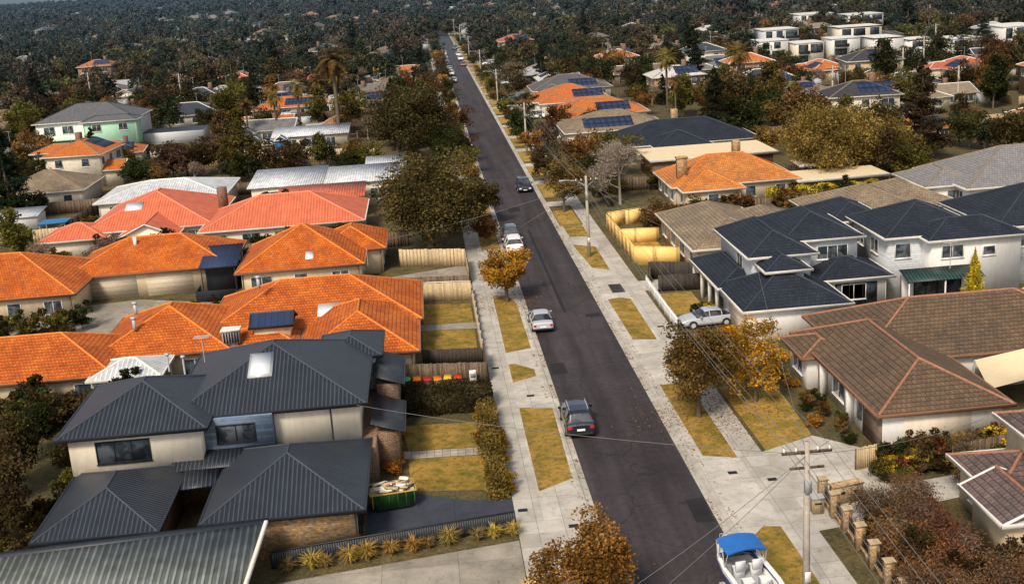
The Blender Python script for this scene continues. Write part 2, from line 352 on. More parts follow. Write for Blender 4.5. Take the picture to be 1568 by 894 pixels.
def part(mb,r,z=2.7,z0=GZ-.05,pitch=22,kind='hip',k='t_orange',cap='cap_orange',gut='gutter_w',wall='cream',ov=.5,auto='',fr='frame_w',capr=.1):
    roof(mb,r,z,pitch,kind,k,cap,gut,capr,gable=wall)
    if wall:
        x0,x1,y0,y1=r; X0,X1,Y0,Y1=x0+ov,x1-ov,y0+ov,y1-ov
        mb.box(X0,X1,Y0,Y1,z0,z-.06,wall)
        if auto:
            for (cx,cy) in ((X0+.1,Y0-.05),(X1-.1,Y0-.05)): mb.box(cx-.04,cx+.04,cy-.04,cy+.045,z0,z-.1,gut)
        for sd in auto:
            lo,hi=(X0,X1) if sd in 'SN' else (Y0,Y1); w={'S':Y0,'N':Y1,'W':X0,'E':X1}[sd]
            n=max(1,int((hi-lo)/3.4)); 
            for i in range(n):
                c=lo+(hi-lo)*(i+.5)/n; ww=random.choice((.6,.8,1.0))
                window(mb,sd,w,c-ww,c+ww,z-1.9,z-.65,fr)
# ================================================================== GROUND
def strip_mesh(name,prof,y0,y1,k):
    mb=MB()
    for (xa,za),(xb,zb) in zip(prof[:-1],prof[1:]):
        mb.poly([(xa,y0,za),(xb,y0,zb),(xb,y1,zb),(xa,y1,za)],k)
    return mb.build(name)
strip_mesh('ground',[(-9000,GZ),(7.25,GZ),(7.42,-.02),(14.48,-.02),(14.65,GZ),(9000,GZ)],-200,12000,'ground')
mb=MB(); mb.poly([(7.42,20,.0),(14.48,20,.0),(14.48,620,.0),(7.42,620,.0)],'asphalt'); mb.build('road')
mb=MB()
for xs,sg in ((7.42,-1),(14.48,1)):
    b_=xs+sg*.17
    for (p,q) in (((xs-sg*.36,.006),(xs,.012)),((xs,.012),(xs+sg*.05,.125)),((xs+sg*.05,.125),(b_+sg*.06,.1285))):
        v=[(p[0],20,p[1]),(q[0],20,q[1]),(q[0],620,q[1]),(p[0],620,p[1])]; mb.up(v,'kerb')
mb.build('kerb')
def flat(name,polys,k,z):
    mb=MB()
    for p in polys: mb.up([(x,y,z) for x,y in p],k)
    return mb.build(name)
MT['patch']=m_conc('asphalt_patch',(.018,.017,.019),60,60,.3)
def rough_poly(x0,x1,y0,y1): return [(x0+random.uniform(-.1,.1),y0),(x1,y0+random.uniform(-.2,.2)),(x1+random.uniform(-.1,.1),y1),(x0,y1+random.uniform(-.2,.2))]
flat('road_patch',[rough_poly(13.0,14.0,58,61),rough_poly(8.0,9.2,84,86.5),rough_poly(12.6,13.9,98,99.2),rough_poly(10.8,11.1,100,135),rough_poly(9.5,11,146,149)],'patch',.004)
flat('footpath',[[(3.2,20),(4.75,20),(4.75,620),(3.2,620)],[(17.45,20),(19.0,20),(19.0,620),(17.45,620)]],'conc',.130)
flat('verge_paving',[[(4.75,20),(7.23,20),(7.23,135),(4.75,135)],[(14.67,20),(17.45,20),(17.45,135),(14.67,135)]],'conc2',.126)
isl=[[(4.85,63.5),(7.0,64.9),(7.15,76.7),(4.85,77.3)],[(4.85,82.6),(6.7,83.6),(6.7,85.2),(5.4,86.8),(4.85,86.8)],[(4.85,89.7),(6.95,90.4),(6.9,104),(6.3,106.6),(4.9,107)],
 [(4.9,111.5),(7.0,112),(7.0,121),(4.9,121.5)],[(4.9,126),(7,126),(7,134.9),(4.9,134.9)],
 [(15.35,66.4),(17.35,65.7),(17.3,78.5),(16.9,79.5),(15.3,79.4)],[(15.3,90.4),(17.2,89.9),(17.25,102.2),(16.4,102.9),(15.2,102.6)],[(15.5,114.5),(17.1,113.1),(17.2,123.5),(14.9,125.2)],
 [(15.1,129),(17.3,128.6),(17.3,134.9),(15,134.9)],[(15.3,48),(17.3,47),(17.2,56.4),(16.3,56.6),(15.3,55.4)]]
flat('verge_grass',isl,'grass',.134)
y=135; pol=[]
while y<600:
    L=random.uniform(9,14); pol.append([(4.9,y+.5),(7.1,y),(7.1,y+L),(4.9,y+L-.5)])
    L2=random.uniform(9,14); pol.append([(14.8,y),(17.3,y+.6),(17.3,y+L2),(14.8,y+L2)]); y+=max(L,L2)+4
flat('verge_lawn',pol,'grass2',.134)
gp=[]; y=139
while y<500: gp.append([(4.75,y),(7.23,y),(7.23,y+3),(4.75,y+3)]); gp.append([(14.7,y+8),(17.45,y+8),(17.45,y+11),(14.7,y+11)]); y+=16
flat('driveway_crossing',gp,'conc2',.1385)
flat('utility_cover',[[(16,104.6),(17.2,104.6),(17.2,107.6),(16,107.6)]],'asphalt',.136)
flat('service_pit',[[(x,y),(x+.55,y),(x+.55,y+.4),(x,y+.4)] for x,y in ((3.4,61),(6.0,58.5),(18.2,62),(3.5,86),(17.9,93),(5.6,79.3),(16.2,63.4))],'patch',.1385)
flat('driveway',[[(-5.2,60.0),(3.2,60.1),(3.2,63.0),(.8,63.1),(-2.9,65.0),(-5.2,65.0)]],'darkdrive',.1375)
flat('front_lawn',[[(-2.7,65.1),(1.8,64.4),(2.0,69.6),(-2.9,70.0)],[(-2.9,71.4),(2.0,71.0),(1.9,75.4),(-3.4,75.8)]],'grass',.132)
flat('paver_path',[[(-3.2,70.05),(2.1,69.7),(2.1,70.9),(-3.2,71.3)]],'paver',.136)
flat('side_driveway',[[(-12,44),(3.15,44),(3.15,57.6),(-9.6,55.4)]],'drv',.133)
flat('garden_bed',[[(-10.4,55.5),(3.15,57.7),(3.15,58.9),(-10.4,56.9)],[(1.9,63.1),(3.15,63.1),(3.15,80),(1.9,80)],[(-3.6,75.9),(1.88,75.5),(1.88,83),(-3.6,83)]],'mulch',.1355)
flat('courtyard_lawn',[[(-1.8,89.5),(2.6,89.0),(2.7,97.0),(-1.8,97.6)],[(-1.7,99.5),(2.7,99.0),(2.7,105),(-1.7,106)]],'grass',.132)
flat('courtyard_paving',[[(-46,101),(-20,99),(-9,106),(-3,108),(2.9,107),(2.9,120),(-20,112),(-30,116.4),(-46,114)],[(-2,97.65),(2.9,97.1),(2.9,98.9),(-2,99.4)]],'drv',.1285)
flat('front_garden_lawn',[[(19.3,66.3),(22.8,68.1),(23.2,76.3),(21.5,78.2),(19.25,77.9)],[(20,96),(23.0,96),(23.0,103),(20,103)],[(20.2,114),(24,113.5),(24,131),(20.2,131)]],'grass2',.132)
flat('concrete_apron',[[(19.0,55.5),(25,56.5),(25,65.5),(22.8,68.0),(19.0,66.2)],[(19.0,82),(25.2,81.8),(25.2,90),(19.0,90.5)],[(25.02,57.2),(40,60.5),(40,62.4),(25.02,60.0)],[(19,104.5),(24,104.5),(24,108),(19,108)]],'conc2',.1285)

# ================================================================== NEAR HOUSES
def house_B():
    mb=MB(); dk=dict(k='me_dark',cap='cap_dark',gut='gutter_d',capr=.06)
    z=5.3
    part(mb,(-16.9,-5.0,67.0,79.6),z,2.6,22,wall='cream',**dk)
    part(mb,(-22.8,-14.2,65.1,74.5),z+.03,2.6,22,wall='cream',**dk)
    part(mb,(-8.6,-4.3,76,81.6),z+.015,2.6,22,wall='greywall',**dk)
    mb.box(-14.69,-10.6,66.6,67.52,2.75,z-.08,'bluewall')
    window(mb,'S',65.6,-20.7,-17.7,3.5,4.75,'frame_d',div=3)
    window(mb,'S',66.6,-13.9,-11.7,3.75,4.75,'frame_d',div=2)
    mb.tube((-7.2,67.44,2.9),(-7.2,67.44,5.1),.05,'gutter_d')
    on_slope(mb,(-16.9,-5.0,67.0,79.6),z,22,'S',-12.3,-10.8,2.9,5.0,'metal',.10)
    on_slope(mb,(-16.9,-5.0,67.0,79.6),z,22,'S',-12.15,-10.95,3.05,4.85,'skyl',.14)
    mb.box(-22.2,-4.6,66.2,79.0,0,2.75,'brickr')
    part(mb,(-13.6,-4.95,57.7,67.6),2.75,0,23,wall='brick',**dk)
    part(mb,(-22.2,-15.7,57.3,66.0),2.78,0,22,wall='brickr',**dk)
    mb.hexa([(-15.7,62.6,2.62),(-13.6,62.8,2.62),(-13.6,64.6,2.9),(-15.7,64.6,2.9),(-15.7,62.6,2.7),(-13.6,62.8,2.7),(-13.6,64.6,2.98),(-15.7,64.6,2.98)],'me_dark')
    mb.hexa([(-16.5,64.6,2.9),(-10,64.8,2.9),(-10,66.6,3.25),(-16.5,66.6,3.25),(-16.5,64.6,2.97),(-10,64.8,2.97),(-10,66.6,3.33),(-16.5,66.6,3.33)],'me_dark')
    for y0,y1,zz in ((67.8,73.2,2.85),(73.6,79.4,3.9)):
        mb.hexa([(-4.9,y0,zz+.7),(-2.9,y0,zz),(-2.9,y1,zz),(-4.9,y1,zz+.7),(-4.9,y0,zz+.78),(-2.9,y0,zz+.08),(-2.9,y1,zz+.08),(-4.9,y1,zz+.78)],'me_dark')
        mb.box(-4.7,-3.3,y0+.4,y1-.4,0,zz-.01,'brickr'); mb.box(-2.9,-2.8,y0,y1,zz-.1,zz+.1,'gutter_d')
    for (x,y,zz) in ((-17.6,72.6,7.1),(-16.4,71.5,7.2)):
        mb.tube((x,y,zz-.6),(x,y,zz+.5),.07,'metal'); mb.tube((x,y,zz+.5),(x,y,zz+.62),.16,'metal',cap=True)
    mb.tube((-15.4,73,6.8),(-15.4,73,8.6),.025,'metal'); 
    for q in range(5): mb.tube((-15.9,72.7+q*.15,8.5),(-14.9,72.7+q*.15,8.5),.015,'metal',n=4)
    wbox(mb,'E',-5.45,60.0,64.6,.14,2.4,-.02,.05,'frame_d')
    window(mb,'E',-5.45,58.6,59.3,1.1,2.1,'frame_d'); window(mb,'S',66.2,-13.0,-11.5,.9,2.1,'frame_d')
    mb.tube((-5.5,58.1,.1),(-5.5,58.1,2.6),.05,'gutter_d')
    return mb.build('two_storey_house')
house_B()
mb=MB()
mb.hexa([(-28,47,1.9),(-10.7,47.5,1.9),(-10.0,56.5,2.95),(-28,55.0,2.95),(-28,47,1.98),(-10.7,47.5,1.98),(-10.0,56.5,3.03),(-28,55.0,3.03)],'me_shed')
mb.hexa([(-28,55.0,2.7),(-10.0,56.5,2.7),(-9.9,57.0,2.7),(-28,55.5,2.7),(-28,55.02,3.1),(-10,56.52,3.1),(-9.9,57.0,3.1),(-28,55.5,3.1)],'gutter_d')
mb.tube((-10.65,47.5,2.02),(-9.95,56.6,3.08),.13,'gutter_w',n=4)
mb.box(-27.5,-10.9,48,55,0,1.95,'wood')
mb.tube((-17,51,2),(-17,51,2.7),.2,'sail',.25,10,True); mb.build('garden_shed')
mb=MB(); og=dict(wall='w_oran',gut='gutter_b')
A1=(-11.2,-1.9,84.2,97); part(mb,A1,2.7,pitch=25,auto='S',**og)
A2=(-19.5,-1.6,92.5,104.6); part(mb,A2,2.75,pitch=24,auto='E',**og)
A3=(-27.5,-16.5,88.4,100.5); part(mb,A3,2.72,pitch=24,auto='S',**og)
A4=(-42,-24.5,84.6,94.5); part(mb,A4,2.68,pitch=24,auto='S',**og)
part(mb,(-17.5,-11.5,88.9,93.5),2.65,pitch=22,**og)
on_slope(mb,A2,2.75,24,'S',-10.2,-7.6,1.2,2.6,'skyl',.06)
for x,y in ((-24.5,93),(-24.3,91.2),(-15,96)):
    zz=3.0+min(y-88.4,6)*.42; mb.tube((x,y,zz),(x,y,zz+.9),.16,'metal',cap=True); mb.tube((x,y,zz+.9),(x,y,zz+1.05),.25,'metal',cap=True)
mb.tube((-6,99,6),(-6,99,7.6),.02,'metal'); mb.build('orange_tile_house')
mb=MB(); r=(-15.2,-11.8,90.0,93.0); roof(mb,r,3.9,26,'gable','solar','cap_dark','gutter_d'); mb.box(-14.9,-12.1,90.3,92.7,GZ,3.85,'w_oran'); mb.build('dark_roof_annexe')
mb=MB(); mb.box(-17.2,-15.9,89.0,90.0,3.0,4.0,'metal'); mb.box(-17.3,-15.8,88.9,90.1,4.0,4.12,'gutter_w')
for i in range(6): mb.box(-17.1+i*.21,-17.0+i*.21,88.95,89.0,3.1,3.9,'frame_d')
mb.box(-17.0,-16.1,89.2,89.8,2.0,3.0,'metal'); mb.build('evaporative_cooler')
mb=MB(); roof(mb,(-26.3,-20.9,83.6,88.2),2.7,20,'hip','me_white','gutter_w','gutter_w')
for x in (-26,-21.2):
    for y in (84,87.9): mb.tube((x,y,0),(x,y,2.7),.07,'white')
mb.build('carport')
mb=MB(); B1=(-19.8,-7.2,113,125.5); part(mb,B1,2.8,pitch=27,auto='SE',**og)
part(mb,(-12.5,-5.2,119,128),2.84,pitch=26,auto='SE',**og)
on_slope(mb,B1,2.8,27,'S',-13,-12.2,1.2,2.2,'skyl',.06)
mb.build('orange_tile_house')
mb=MB()
mb.hexa([(-23.8,115.8,2.9),(-20.0,115.8,2.9),(-20.0,121.5,3.9),(-23.8,121.5,3.9),(-23.8,115.8,3.0),(-20.0,115.8,3.0),(-20,121.5,4.0),(-23.8,121.5,4.0)],'solar')
for x in (-23.6,-20.3):
    for y in (116,121): mb.tube((x,y,0),(x,y,3.1),.06,'frame_d')
mb.box(-23.9,-20.0,113.4,113.5,.1,1.2,'frame_d'); mb.box(-23.9,-23.8,113.5,116,.1,1.2,'frame_d'); mb.box(-23.4,-20.4,117,120.8,.1,2.5,'frame_d'); mb.build('pergola')
mb=MB(); C1=(-50,-34.5,110.5,124); part(mb,C1,2.7,pitch=24,auto='S',**og)
C2=(-37.5,-20.8,117,128.5); part(mb,C2,2.72,pitch=24,**og)
wbox(mb,'S',117.5,-35.2,-30.4,.14,2.3,-.02,.04,'garage'); wbox(mb,'S',117.5,-29.4,-24.8,.14,2.3,-.02,.04,'garage')
mb.tube((-31,121.5,4.6),(-31,121.5,5.5),.2,'white',cap=True)
mb.build('orange_tile_house')
mb=MB(); sm=dict(k='me_salmon',cap='cap_salmon',gut='gutter_w',wall='cream')
part(mb,(-41.5,-26,138.5,156),2.9,pitch=22,auto='S',**sm); part(mb,(-36.5,-29.5,134.5,142),2.7,pitch=24,kind='gable',**sm)
window(mb,'S',135.0,-34.8,-31.2,.8,2.2)
part(mb,(-27,-8,133.8,147),2.93,pitch=22,auto='SE',**sm); part(mb,(-46,-38,136.5,144),2.6,pitch=20,**sm)
mb.box(-26.5,-25.4,146,147,3.5,5.9,'brickr'); on_slope(mb,(-41.5,-26,138.5,156),2.9,22,'S',-37,-35,4,5.5,'skyl')
mb.build('salmon_roof_house')
mb=MB(); mb.box(-19.5,-9,149.5,155.5,0,3.0,'cream'); mb.hexa([(-20,149,2.9),(-8.6,149,2.9),(-8.6,156,3.6),(-20,156,3.6),(-20,149,3.05),(-8.6,149,3.05),(-8.6,156,3.75),(-20,156,3.75)],'me_salmon')
mb.build('salmon_roof_annexe')
mb=MB(); part(mb,(-45,-27.5,158,171),3.0,pitch=14,k='me_white',cap='gutter_w',wall='cream',auto='S'); mb.build('pale_roof_house')
mb=MB(); part(mb,(-63,-50,172,184),2.8,pitch=22,k='t_tan',cap='cap_tan',wall='cream',auto='S'); mb.build('tan_tile_house')
mb=MB(); mb.box(-58,-52,156,160,0,2.3,'white'); mb.hexa([(-58.3,155.7,2.3),(-51.7,155.7,2.3),(-51.7,160.3,2.8),(-58.3,160.3,2.8),(-58.3,155.7,2.4),(-51.7,155.7,2.4),(-51.7,160.3,2.9),(-58.3,160.3,2.9)],'me_white'); window(mb,'S',156,-57,-55,.9,1.9); mb.build('garden_shed')
mb=MB(); mb.box(-50,-46.5,150,153,2.2,2.35,'teal')
for x in (-49.8,-46.7):
    for y in (150.2,152.8): mb.tube((x,y,0),(x,y,2.2),.06,'metal')
mb.build('shade_shelter')
mb=MB()
for (a,b,c,d,zz) in ((-25,-14.6,160,172,3.2),(-14.4,-4.2,157,168,3.5),(-9.5,-3.4,170,178,3.1)):
    mb.box(a+.5,b-.5,c+.5,d-.5,0,zz-.16,'cream'); mb.hexa([(a,c,zz-.15),(b,c,zz-.15),(b,d,zz+.45),(a,d,zz+.45),(a,c,zz),(b,c,zz),(b,d,zz+.6),(a,d,zz+.6)],'me_white')
    window(mb,'S',c+.5,a+2,a+5,1,2.4); window(mb,'S',c+.5,b-4,b-2,1,2.4)
mb.build('flat_roof_house')
mb=MB(); mb.box(-27.5,-14.5,214,220,0,2.9,'cream'); mb.hexa([(-28,213.4,2.9),(-14,213.4,2.9),(-14,221,3.7),(-28,221,3.7),(-28,213.4,3.1),(-14,213.4,3.1),(-14,221,3.9),(-28,221,3.9)],'me_white'); 
for a in (-26,-22.5,-19): window(mb,'S',214,a,a+2.4,.9,2.3)
mb.build('granny_flat')
mb=MB(); dn=dict(k='t_gen',cap='cap_navy',gut='gutter_w')
part(mb,(-75.5,-55.5,233,247),6.4,0,22,wall='white',**dn); part(mb,(-66,-55,231,236),6.3,0,20,wall='mint',auto='S',**dn)
for a in (-73.5,-70,):
    window(mb,'S',233.5,a,a+2,4.2,5.6); window(mb,'S',233.5,a,a+2,1.2,2.5)
mb.box(-74.9,-66.2,231.8,233.4,3.0,3.2,'mint'); mb.box(-56,-44,236,244,0,2.8,'greywall',top='gutter_d')
for x in (-63,-59.5): window(mb,'S',231.5,x,x+1.6,1.0,2.3)
mb.build('green_two_storey_house',color=(.12,.13,.145))
mb=MB()
for i,(c,h) in enumerate((('teal',2.8),('white',2.4),('yellow',3.0),('brickr',2.5),('teal',3.1))):
    x=-36+i*2.3; mb.box(x,x+2.0,209,211,0,h,c); roof(mb,(x-.1,x+2.1,208.8,211.2),h+.02,35,'gable','teal',None,'gutter_w')
    mb.box(x+.5,x+1.4,208.93,209.0,.2,1.9,'frame_d')
mb.build('cubby_house')

mb=MB(); bw=dict(k='t_brown',cap='cap_brown',gut='gutter_b',wall='white')
F1=(25.5,33.9,64.0,81.0); part(mb,F1,2.75,pitch=24,**bw)
F2=(27.6,47,73.0,84.6); part(mb,F2,2.78,pitch=24,auto='S',**bw)
mb.box(25.9,25.98,64.6,67.6,.14,2.3,'garage_b'); mb.box(25.85,25.98,67.9,68.5,.9,2.2,'glass')
window(mb,'W',26.0,71,73.2,.9,2.1)
for y in (69.3,74.4,80.2): mb.box(25.5,25.95,y,y+.5,.1,2.65,'white')
mb.box(27.3,31.5,64.44,64.52,.14,2.3,'cream'); 
mb.tube((36.5,79,7.2),(36.5,79,9.2),.03,'metal'); mb.tube((36,79,9.1),(37,79,9.1),.02,'metal')
part(mb,(24.6,28.5,75.5,80.5),2.6,pitch=20,**bw); window(mb,'W',25.1,77,79,.9,2.1)
mb.build('brown_tile_house')
mb=MB()
sail=[(33.8,67.0,2.6),(41.5,68.4,3.3),(42,73.2,3.2),(35.5,72.6,2.5)]
n=6; g=[]
for i in range(n+1):
    for j in range(n+1):
        u=i/n;v=j/n; p=Vector(sail[0]).lerp(sail[1],u).lerp(Vector(sail[3]).lerp(sail[2],u),v); p.z-=.7*math.sin(u*math.pi)*math.sin(v*math.pi); g.append(p)
mb.add(g,[(j*(n+1)+i,j*(n+1)+i+1,(j+1)*(n+1)+i+1,(j+1)*(n+1)+i) for i in range(n) for j in range(n)],'sail')
for p in sail: mb.tube((p[0],p[1],0),p,.06,'metal')
mb.build('shade_sail')
mb=MB(); nv=dict(k='t_navy',cap='cap_navy',gut='gutter_w',capr=.09)
part(mb,(23.4,32.2,86.4,95),2.9,pitch=27,wall='white',**nv)
part(mb,(23.2,28.0,93.5,104),2.93,pitch=24,wall=None,**nv); mb.box(25.2,28,95.0,103,0,2.85,'greywall')
for y in (95.2,97.8,100.6,103.6): mb.box(23.4,23.7,y,y+.25,.1,2.8,'white')
part(mb,(31.5,38.2,93,99),2.95,pitch=22,wall='white',auto='S',**nv)
part(mb,(25.5,31.4,92.4,104),5.6,2.7,27,wall='greywall',**nv)
part(mb,(26.2,30.0,89.8,95),5.0,2.7,26,wall='greywall',**nv)
part(mb,(29.5,36.8,96.2,106),5.75,2.7,25,wall='greywall',**nv)
window(mb,'S',90.3,27.0,28.9,3.95,4.55); window(mb,'W',26.7,91.2,92.6,3.6,4.6); window(mb,'W',26.0,96,97.6,3.7,4.9)
window(mb,'S',96.7,32.8,35.4,3.9,5.0); window(mb,'W',25.2,96,97.3,.8,2.3); window(mb,'W',25.2,99,100.3,.5,2.3)
window(mb,'S',93.5,33.3,36.8,.3,2.4,'frame_d',div=3)
mb.box(23.80,23.89,87.3,92.4,.14,2.3,'garage')
mb.build('white_two_storey_house')
mb=MB()
part(mb,(38.2,47.6,95.2,105),5.6,0,24,wall='greywall',**nv); part(mb,(41.2,50,93.3,99),5.55,0,24,wall='white',**nv)
part(mb,(48.5,60,96.2,108),5.5,0,24,wall='greywall',**nv); part(mb,(36.5,42,104,112),5.3,0,24,wall='greywall',**nv)
mb.hexa([(38.6,91.2,2.7),(45.2,91.2,2.7),(45.2,93.1,3.3),(38.6,93.1,3.3),(38.6,91.2,2.78),(45.2,91.2,2.78),(45.2,93.1,3.38),(38.6,93.1,3.38)],'me_green')
for x in (38.8,41.9,45.0): mb.tube((x,91.4,0),(x,91.4,2.7),.07,'white')
mb.box(39,45,93.2,93.79,0,2.8,'white'); 
window(mb,'S',95.7,39.3,40.6,3.7,4.9); window(mb,'S',93.8,42.6,44.4,3.9,4.9); window(mb,'S',93.8,46.2,47.2,3.9,4.6); window(mb,'S',93.2,40,44,.3,2.3,'frame_d',div=4)
window(mb,'S',96.7,51,52.6,3.6,4.8); window(mb,'S',96.7,54.6,56.2,3.6,4.8); window(mb,'W',38.7,98,99.6,3.6,4.8); window(mb,'W',38.7,101.5,103,3.6,4.8)
mb.build('grey_two_storey_house')
mb=MB(); tn=dict(k='t_tan',cap='cap_tan',gut='gutter_w',wall='w_oran')
part(mb,(24.3,33.8,107.6,125.5),2.8,pitch=22,auto='SW',**tn); part(mb,(30,38,110.5,122),2.83,pitch=22,auto='S',**tn); mb.build('tan_tile_house')
mb=MB(); part(mb,(39.8,52,114,127),2.8,pitch=22,auto='SW',**tn); part(mb,(47,56,118,130),2.85,pitch=22,**tn); mb.build('tan_tile_house')
mb=MB(); part(mb,(56.5,74,119,133),4.2,pitch=24,auto='SW',k='t_gen',cap='cap_tan',gut='gutter_w',wall='white'); part(mb,(53.2,60,122,131),4.1,pitch=22,auto='SW',k='t_gen',cap='cap_tan',wall='white'); mb.build('grey_tile_house',color=(.22,.22,.23))
mb=MB(); jj=dict(k='t_orange2',cap='cap_orange',gut='gutter_w',wall='w_oran')
part(mb,(29,45,139,150.5),2.9,pitch=26,auto='SW',**jj); part(mb,(29.6,37.2,135.5,146),2.93,pitch=26,auto='SW',**jj)
mb.box(30.2,31.4,141,142,3.5,6.0,'brick'); mb.box(30.1,31.5,140.9,142.1,6.0,6.2,'brick')
mb.box(38.5,39.4,146,147,5,6.9,'brick'); mb.build('orange_tile_cottage')
mb=MB()
for (a,b,c,d,zz) in ((44.4,56,138.5,145,2.5),(47,54,146,150,3.0),(30,48,158,169,3.0)):
    mb.box(a,b,c,d,zz,zz+.2,'w_oran',top='sail'); mb.box(a+.6,b-.6,c+.6,d-.6,0,zz-.02,'brickr')
    mb.box(a,b,c-.08,c-.003,zz-.1,zz+.25,'gutter_w')
mb.build('flat_roof_bungalow')
mb=MB(); part(mb,(28,50,173,187),2.9,pitch=22,auto='S',k='t_navy',cap='cap_navy',wall='cream'); part(mb,(33,42,169.5,178),2.93,pitch=24,k='t_navy',cap='cap_navy',wall='cream',auto='S'); mb.box(38,39,181,182,4,7.0,'brick'); mb.build('dark_tile_house')
mb=MB(); rr_=(22.5,40,192,206); part(mb,rr_,2.9,pitch=20,auto='SW',k='t_tan',cap='cap_tan',wall='w_oran')
panels(mb,rr_,2.9,20,'S',26,1.3,8,2)
mb.build('solar_roof_house')
for (rx,cl,nm) in (((23,41,214,227),(.50,.16,.04),'orange_roof_house'),((22,38,240,254),(.55,.15,.04),'orange_roof_house'),((24,42,262,276),(.10,.105,.12),'grey_roof_house')):
    mb=MB(); part(mb,rx,2.9,pitch=21,auto='SW',k='t_gen',cap='cap_tan',wall='cream'); part(mb,(rx[0]+1,rx[0]+8,rx[2]-3,rx[2]+5),2.85,pitch=21,auto='S',k='t_gen',cap='cap_tan',wall='cream')
    panels(mb,rx,2.9,21,'S',rx[0]+8.5,1.2,6,2); mb.build(nm,color=cl)
mb=MB(); pp=dict(k='t_purple',cap='cap_brown',gut='gutter_w',wall='w_oran')
part(mb,(27.0,36,52.3,57.8),2.75,pitch=22,auto='W',**pp); part(mb,(29.2,40,50.6,57.2),5.2,0,22,auto='W',**pp)
part(mb,(26.0,29.8,49.5,54.2),2.7,pitch=24,kind='gable',**pp)
mb.build('brown_two_storey_house')
mb=MB()
def aptblk(x0,x1,y0,y1,h,fl):
    wk=random.choice(('white','white','greywall','cream'))
    mb.box(x0,x1,y0,y1,0,h,wk,top='gutter_w')
    fh=h/fl
    for f in range(fl):
        x=x0+.8; zb=f*fh
        while x<x1-3:
            w=random.choice((1.6,2.4,3.2)); window(mb,'S',y0,x,x+w,zb+.5,zb+fh-.3,'frame_d'); 
            if random.random()<.5: mb.box(x-.2,x+w+.2,y0-1.3,y0-.17,zb+.15,zb+.3,'gutter_w'); mb.box(x-.2,x+w+.2,y0-1.35,y0-1.303,zb+.3,zb+1.1,'frame_d')
            x+=w+random.uniform(.6,1.6)
    mb.box(x0-.15,x1+.15,y0-.15,y1+.15,h,h+.25,random.choice(('gutter_d','frame_w','greywall')),top='gutter_w')
for i in range(6): aptblk(89+i*8.2,96.5+i*8.2,308-i*4.5+random.uniform(-2,2),318-i*4.5,random.choice((5.8,6.6,7.4)),2 if i%2 else 3)
aptblk(96,106,330,340,8.0,3); aptblk(116,128,325,335,7.6,3)
mb.build('apartment_building')
mb=MB()
for i in range(3): aptblk(152+i*13,162+i*13,303-i*4,315-i*4,random.choice((5.5,6.5)),2)
mb.build('apartment_building')
mb=MB()
for i in range(2): aptblk(130+i*16,142+i*16,404-i*4,416-i*4,random.choice((6.5,7.5)),3)
mb.build('apartment_building')

# ================================================================== FENCES
def fence(name,pts,h,k='wood',cap=None,posts='wood'):
    mb=MB()
    for (a,b) in zip(pts[:-1],pts[1:]):
        a=Vector((a[0],a[1],0));b=Vector((b[0],b[1],0)); L=(b-a).length; d=(b-a)/L; nrm=Vector((-d.y,d.x,0))*.02
        step=2.4 if k=='yellow' else (.13 if a.y<115 else .4)
        n=max(1,int(L/step))
        for i in range(n):
            p=a+d*(L*i/n); q=a+d*(L*(i+(.94 if k!='yellow' else .998))/n); hh=h+random.uniform(-.035,.035)
            v=[p-nrm,q-nrm,q+nrm,p+nrm]; v=[(w.x,w.y,GZ-.02) for w in v]+[(w.x,w.y,GZ+hh) for w in v]; mb.hexa(v,k)
        for i in range(int(L/2.4)+1):
            p=a+d*min(L,i*2.4)+nrm*3.6; mb.box(p.x-.05,p.x+.05,p.y-.05,p.y+.05,GZ-.02,GZ+h-.08,posts)
        if cap:
            u=nrm*2.5; v=[a-u,b-u,b+u,a+u]; mb.hexa([(w.x,w.y,GZ+h+.04) for w in v]+[(w.x,w.y,GZ+h+.1) for w in v],cap)
    return mb.build(name)
fence('dark_picket_fence',[(-10,57.0),(3.1,59.1)],.95,'frame_d','frame_d','frame_d')
fence('paling_fence',[(-3.4,84.0),(3.0,82.9),(3.05,88)],1.7,'wood')
fence('paling_fence',[(-1.8,88.6),(2.9,88.0)],1.2,'wooddark')
fence('side_fence',[(-24,76),(-24,83),(-33,82)],1.8,'wood')
fence('cream_fence',[(-1.6,106.9),(2.9,106.2)],1.8,'woodp','gutter_w'); fence('cream_fence',[(-4,121.4),(2.9,119.3),(2.9,112)],1.9,'woodp')
fence('timber_fence',[(-4,112.0),(2.8,111.0)],1.2,'wood')
mb=MB()
for i in range(9):
    y=88.2+i*2.3; mb.box(2.85,3.1,y,y+.3,.1,1.15,'woodp')
for i in range(9): mb.box(2.9,3.05,88.5+i*2.3,90.5+i*2.3,.1,.45,'gutter_w'); mb.box(2.93,3.02,88.5+i*2.3,90.5+i*2.3,.6,.7,'metal'); mb.box(2.93,3.02,88.5+i*2.3,90.5+i*2.3,.9,1.0,'metal')
mb.build('front_boundary_fence')
fence('long_timber_fence',[(-46,205),(-26,201.5),(-8.5,198)],2.1,'woodp')
fence('side_fence',[(-46,174),(-3,172)],1.8,'wood'); fence('side_fence',[(-52,131),(-21,130.5),(-3,131)],1.8,'wood')
fence('side_fence',[(-64,168),(-47,169),(-47,140)],1.8,'wood'); fence('side_fence',[(-66,148),(-47.2,149)],1.8,'woodp')
fence('yellow_fence',[(24.2,113.2),(19.9,115.0),(19.9,132.2),(24.5,134)],1.7,'yellow','yellow','yellow')
fence('yellow_fence',[(19.9,124),(24.2,123.5)],1.5,'yellow','yellow','yellow')
fence('white_picket_fence',[(19.3,91.8),(19.4,106)],1.1,'frame_w',None,'frame_w')
fence('dark_timber_fence',[(20.0,106.6),(20.2,108.6),(24.2,107.2)],1.7,'wooddark'); fence('dark_timber_fence',[(20.2,103.8),(24.0,103.4)],1.6,'wooddark')
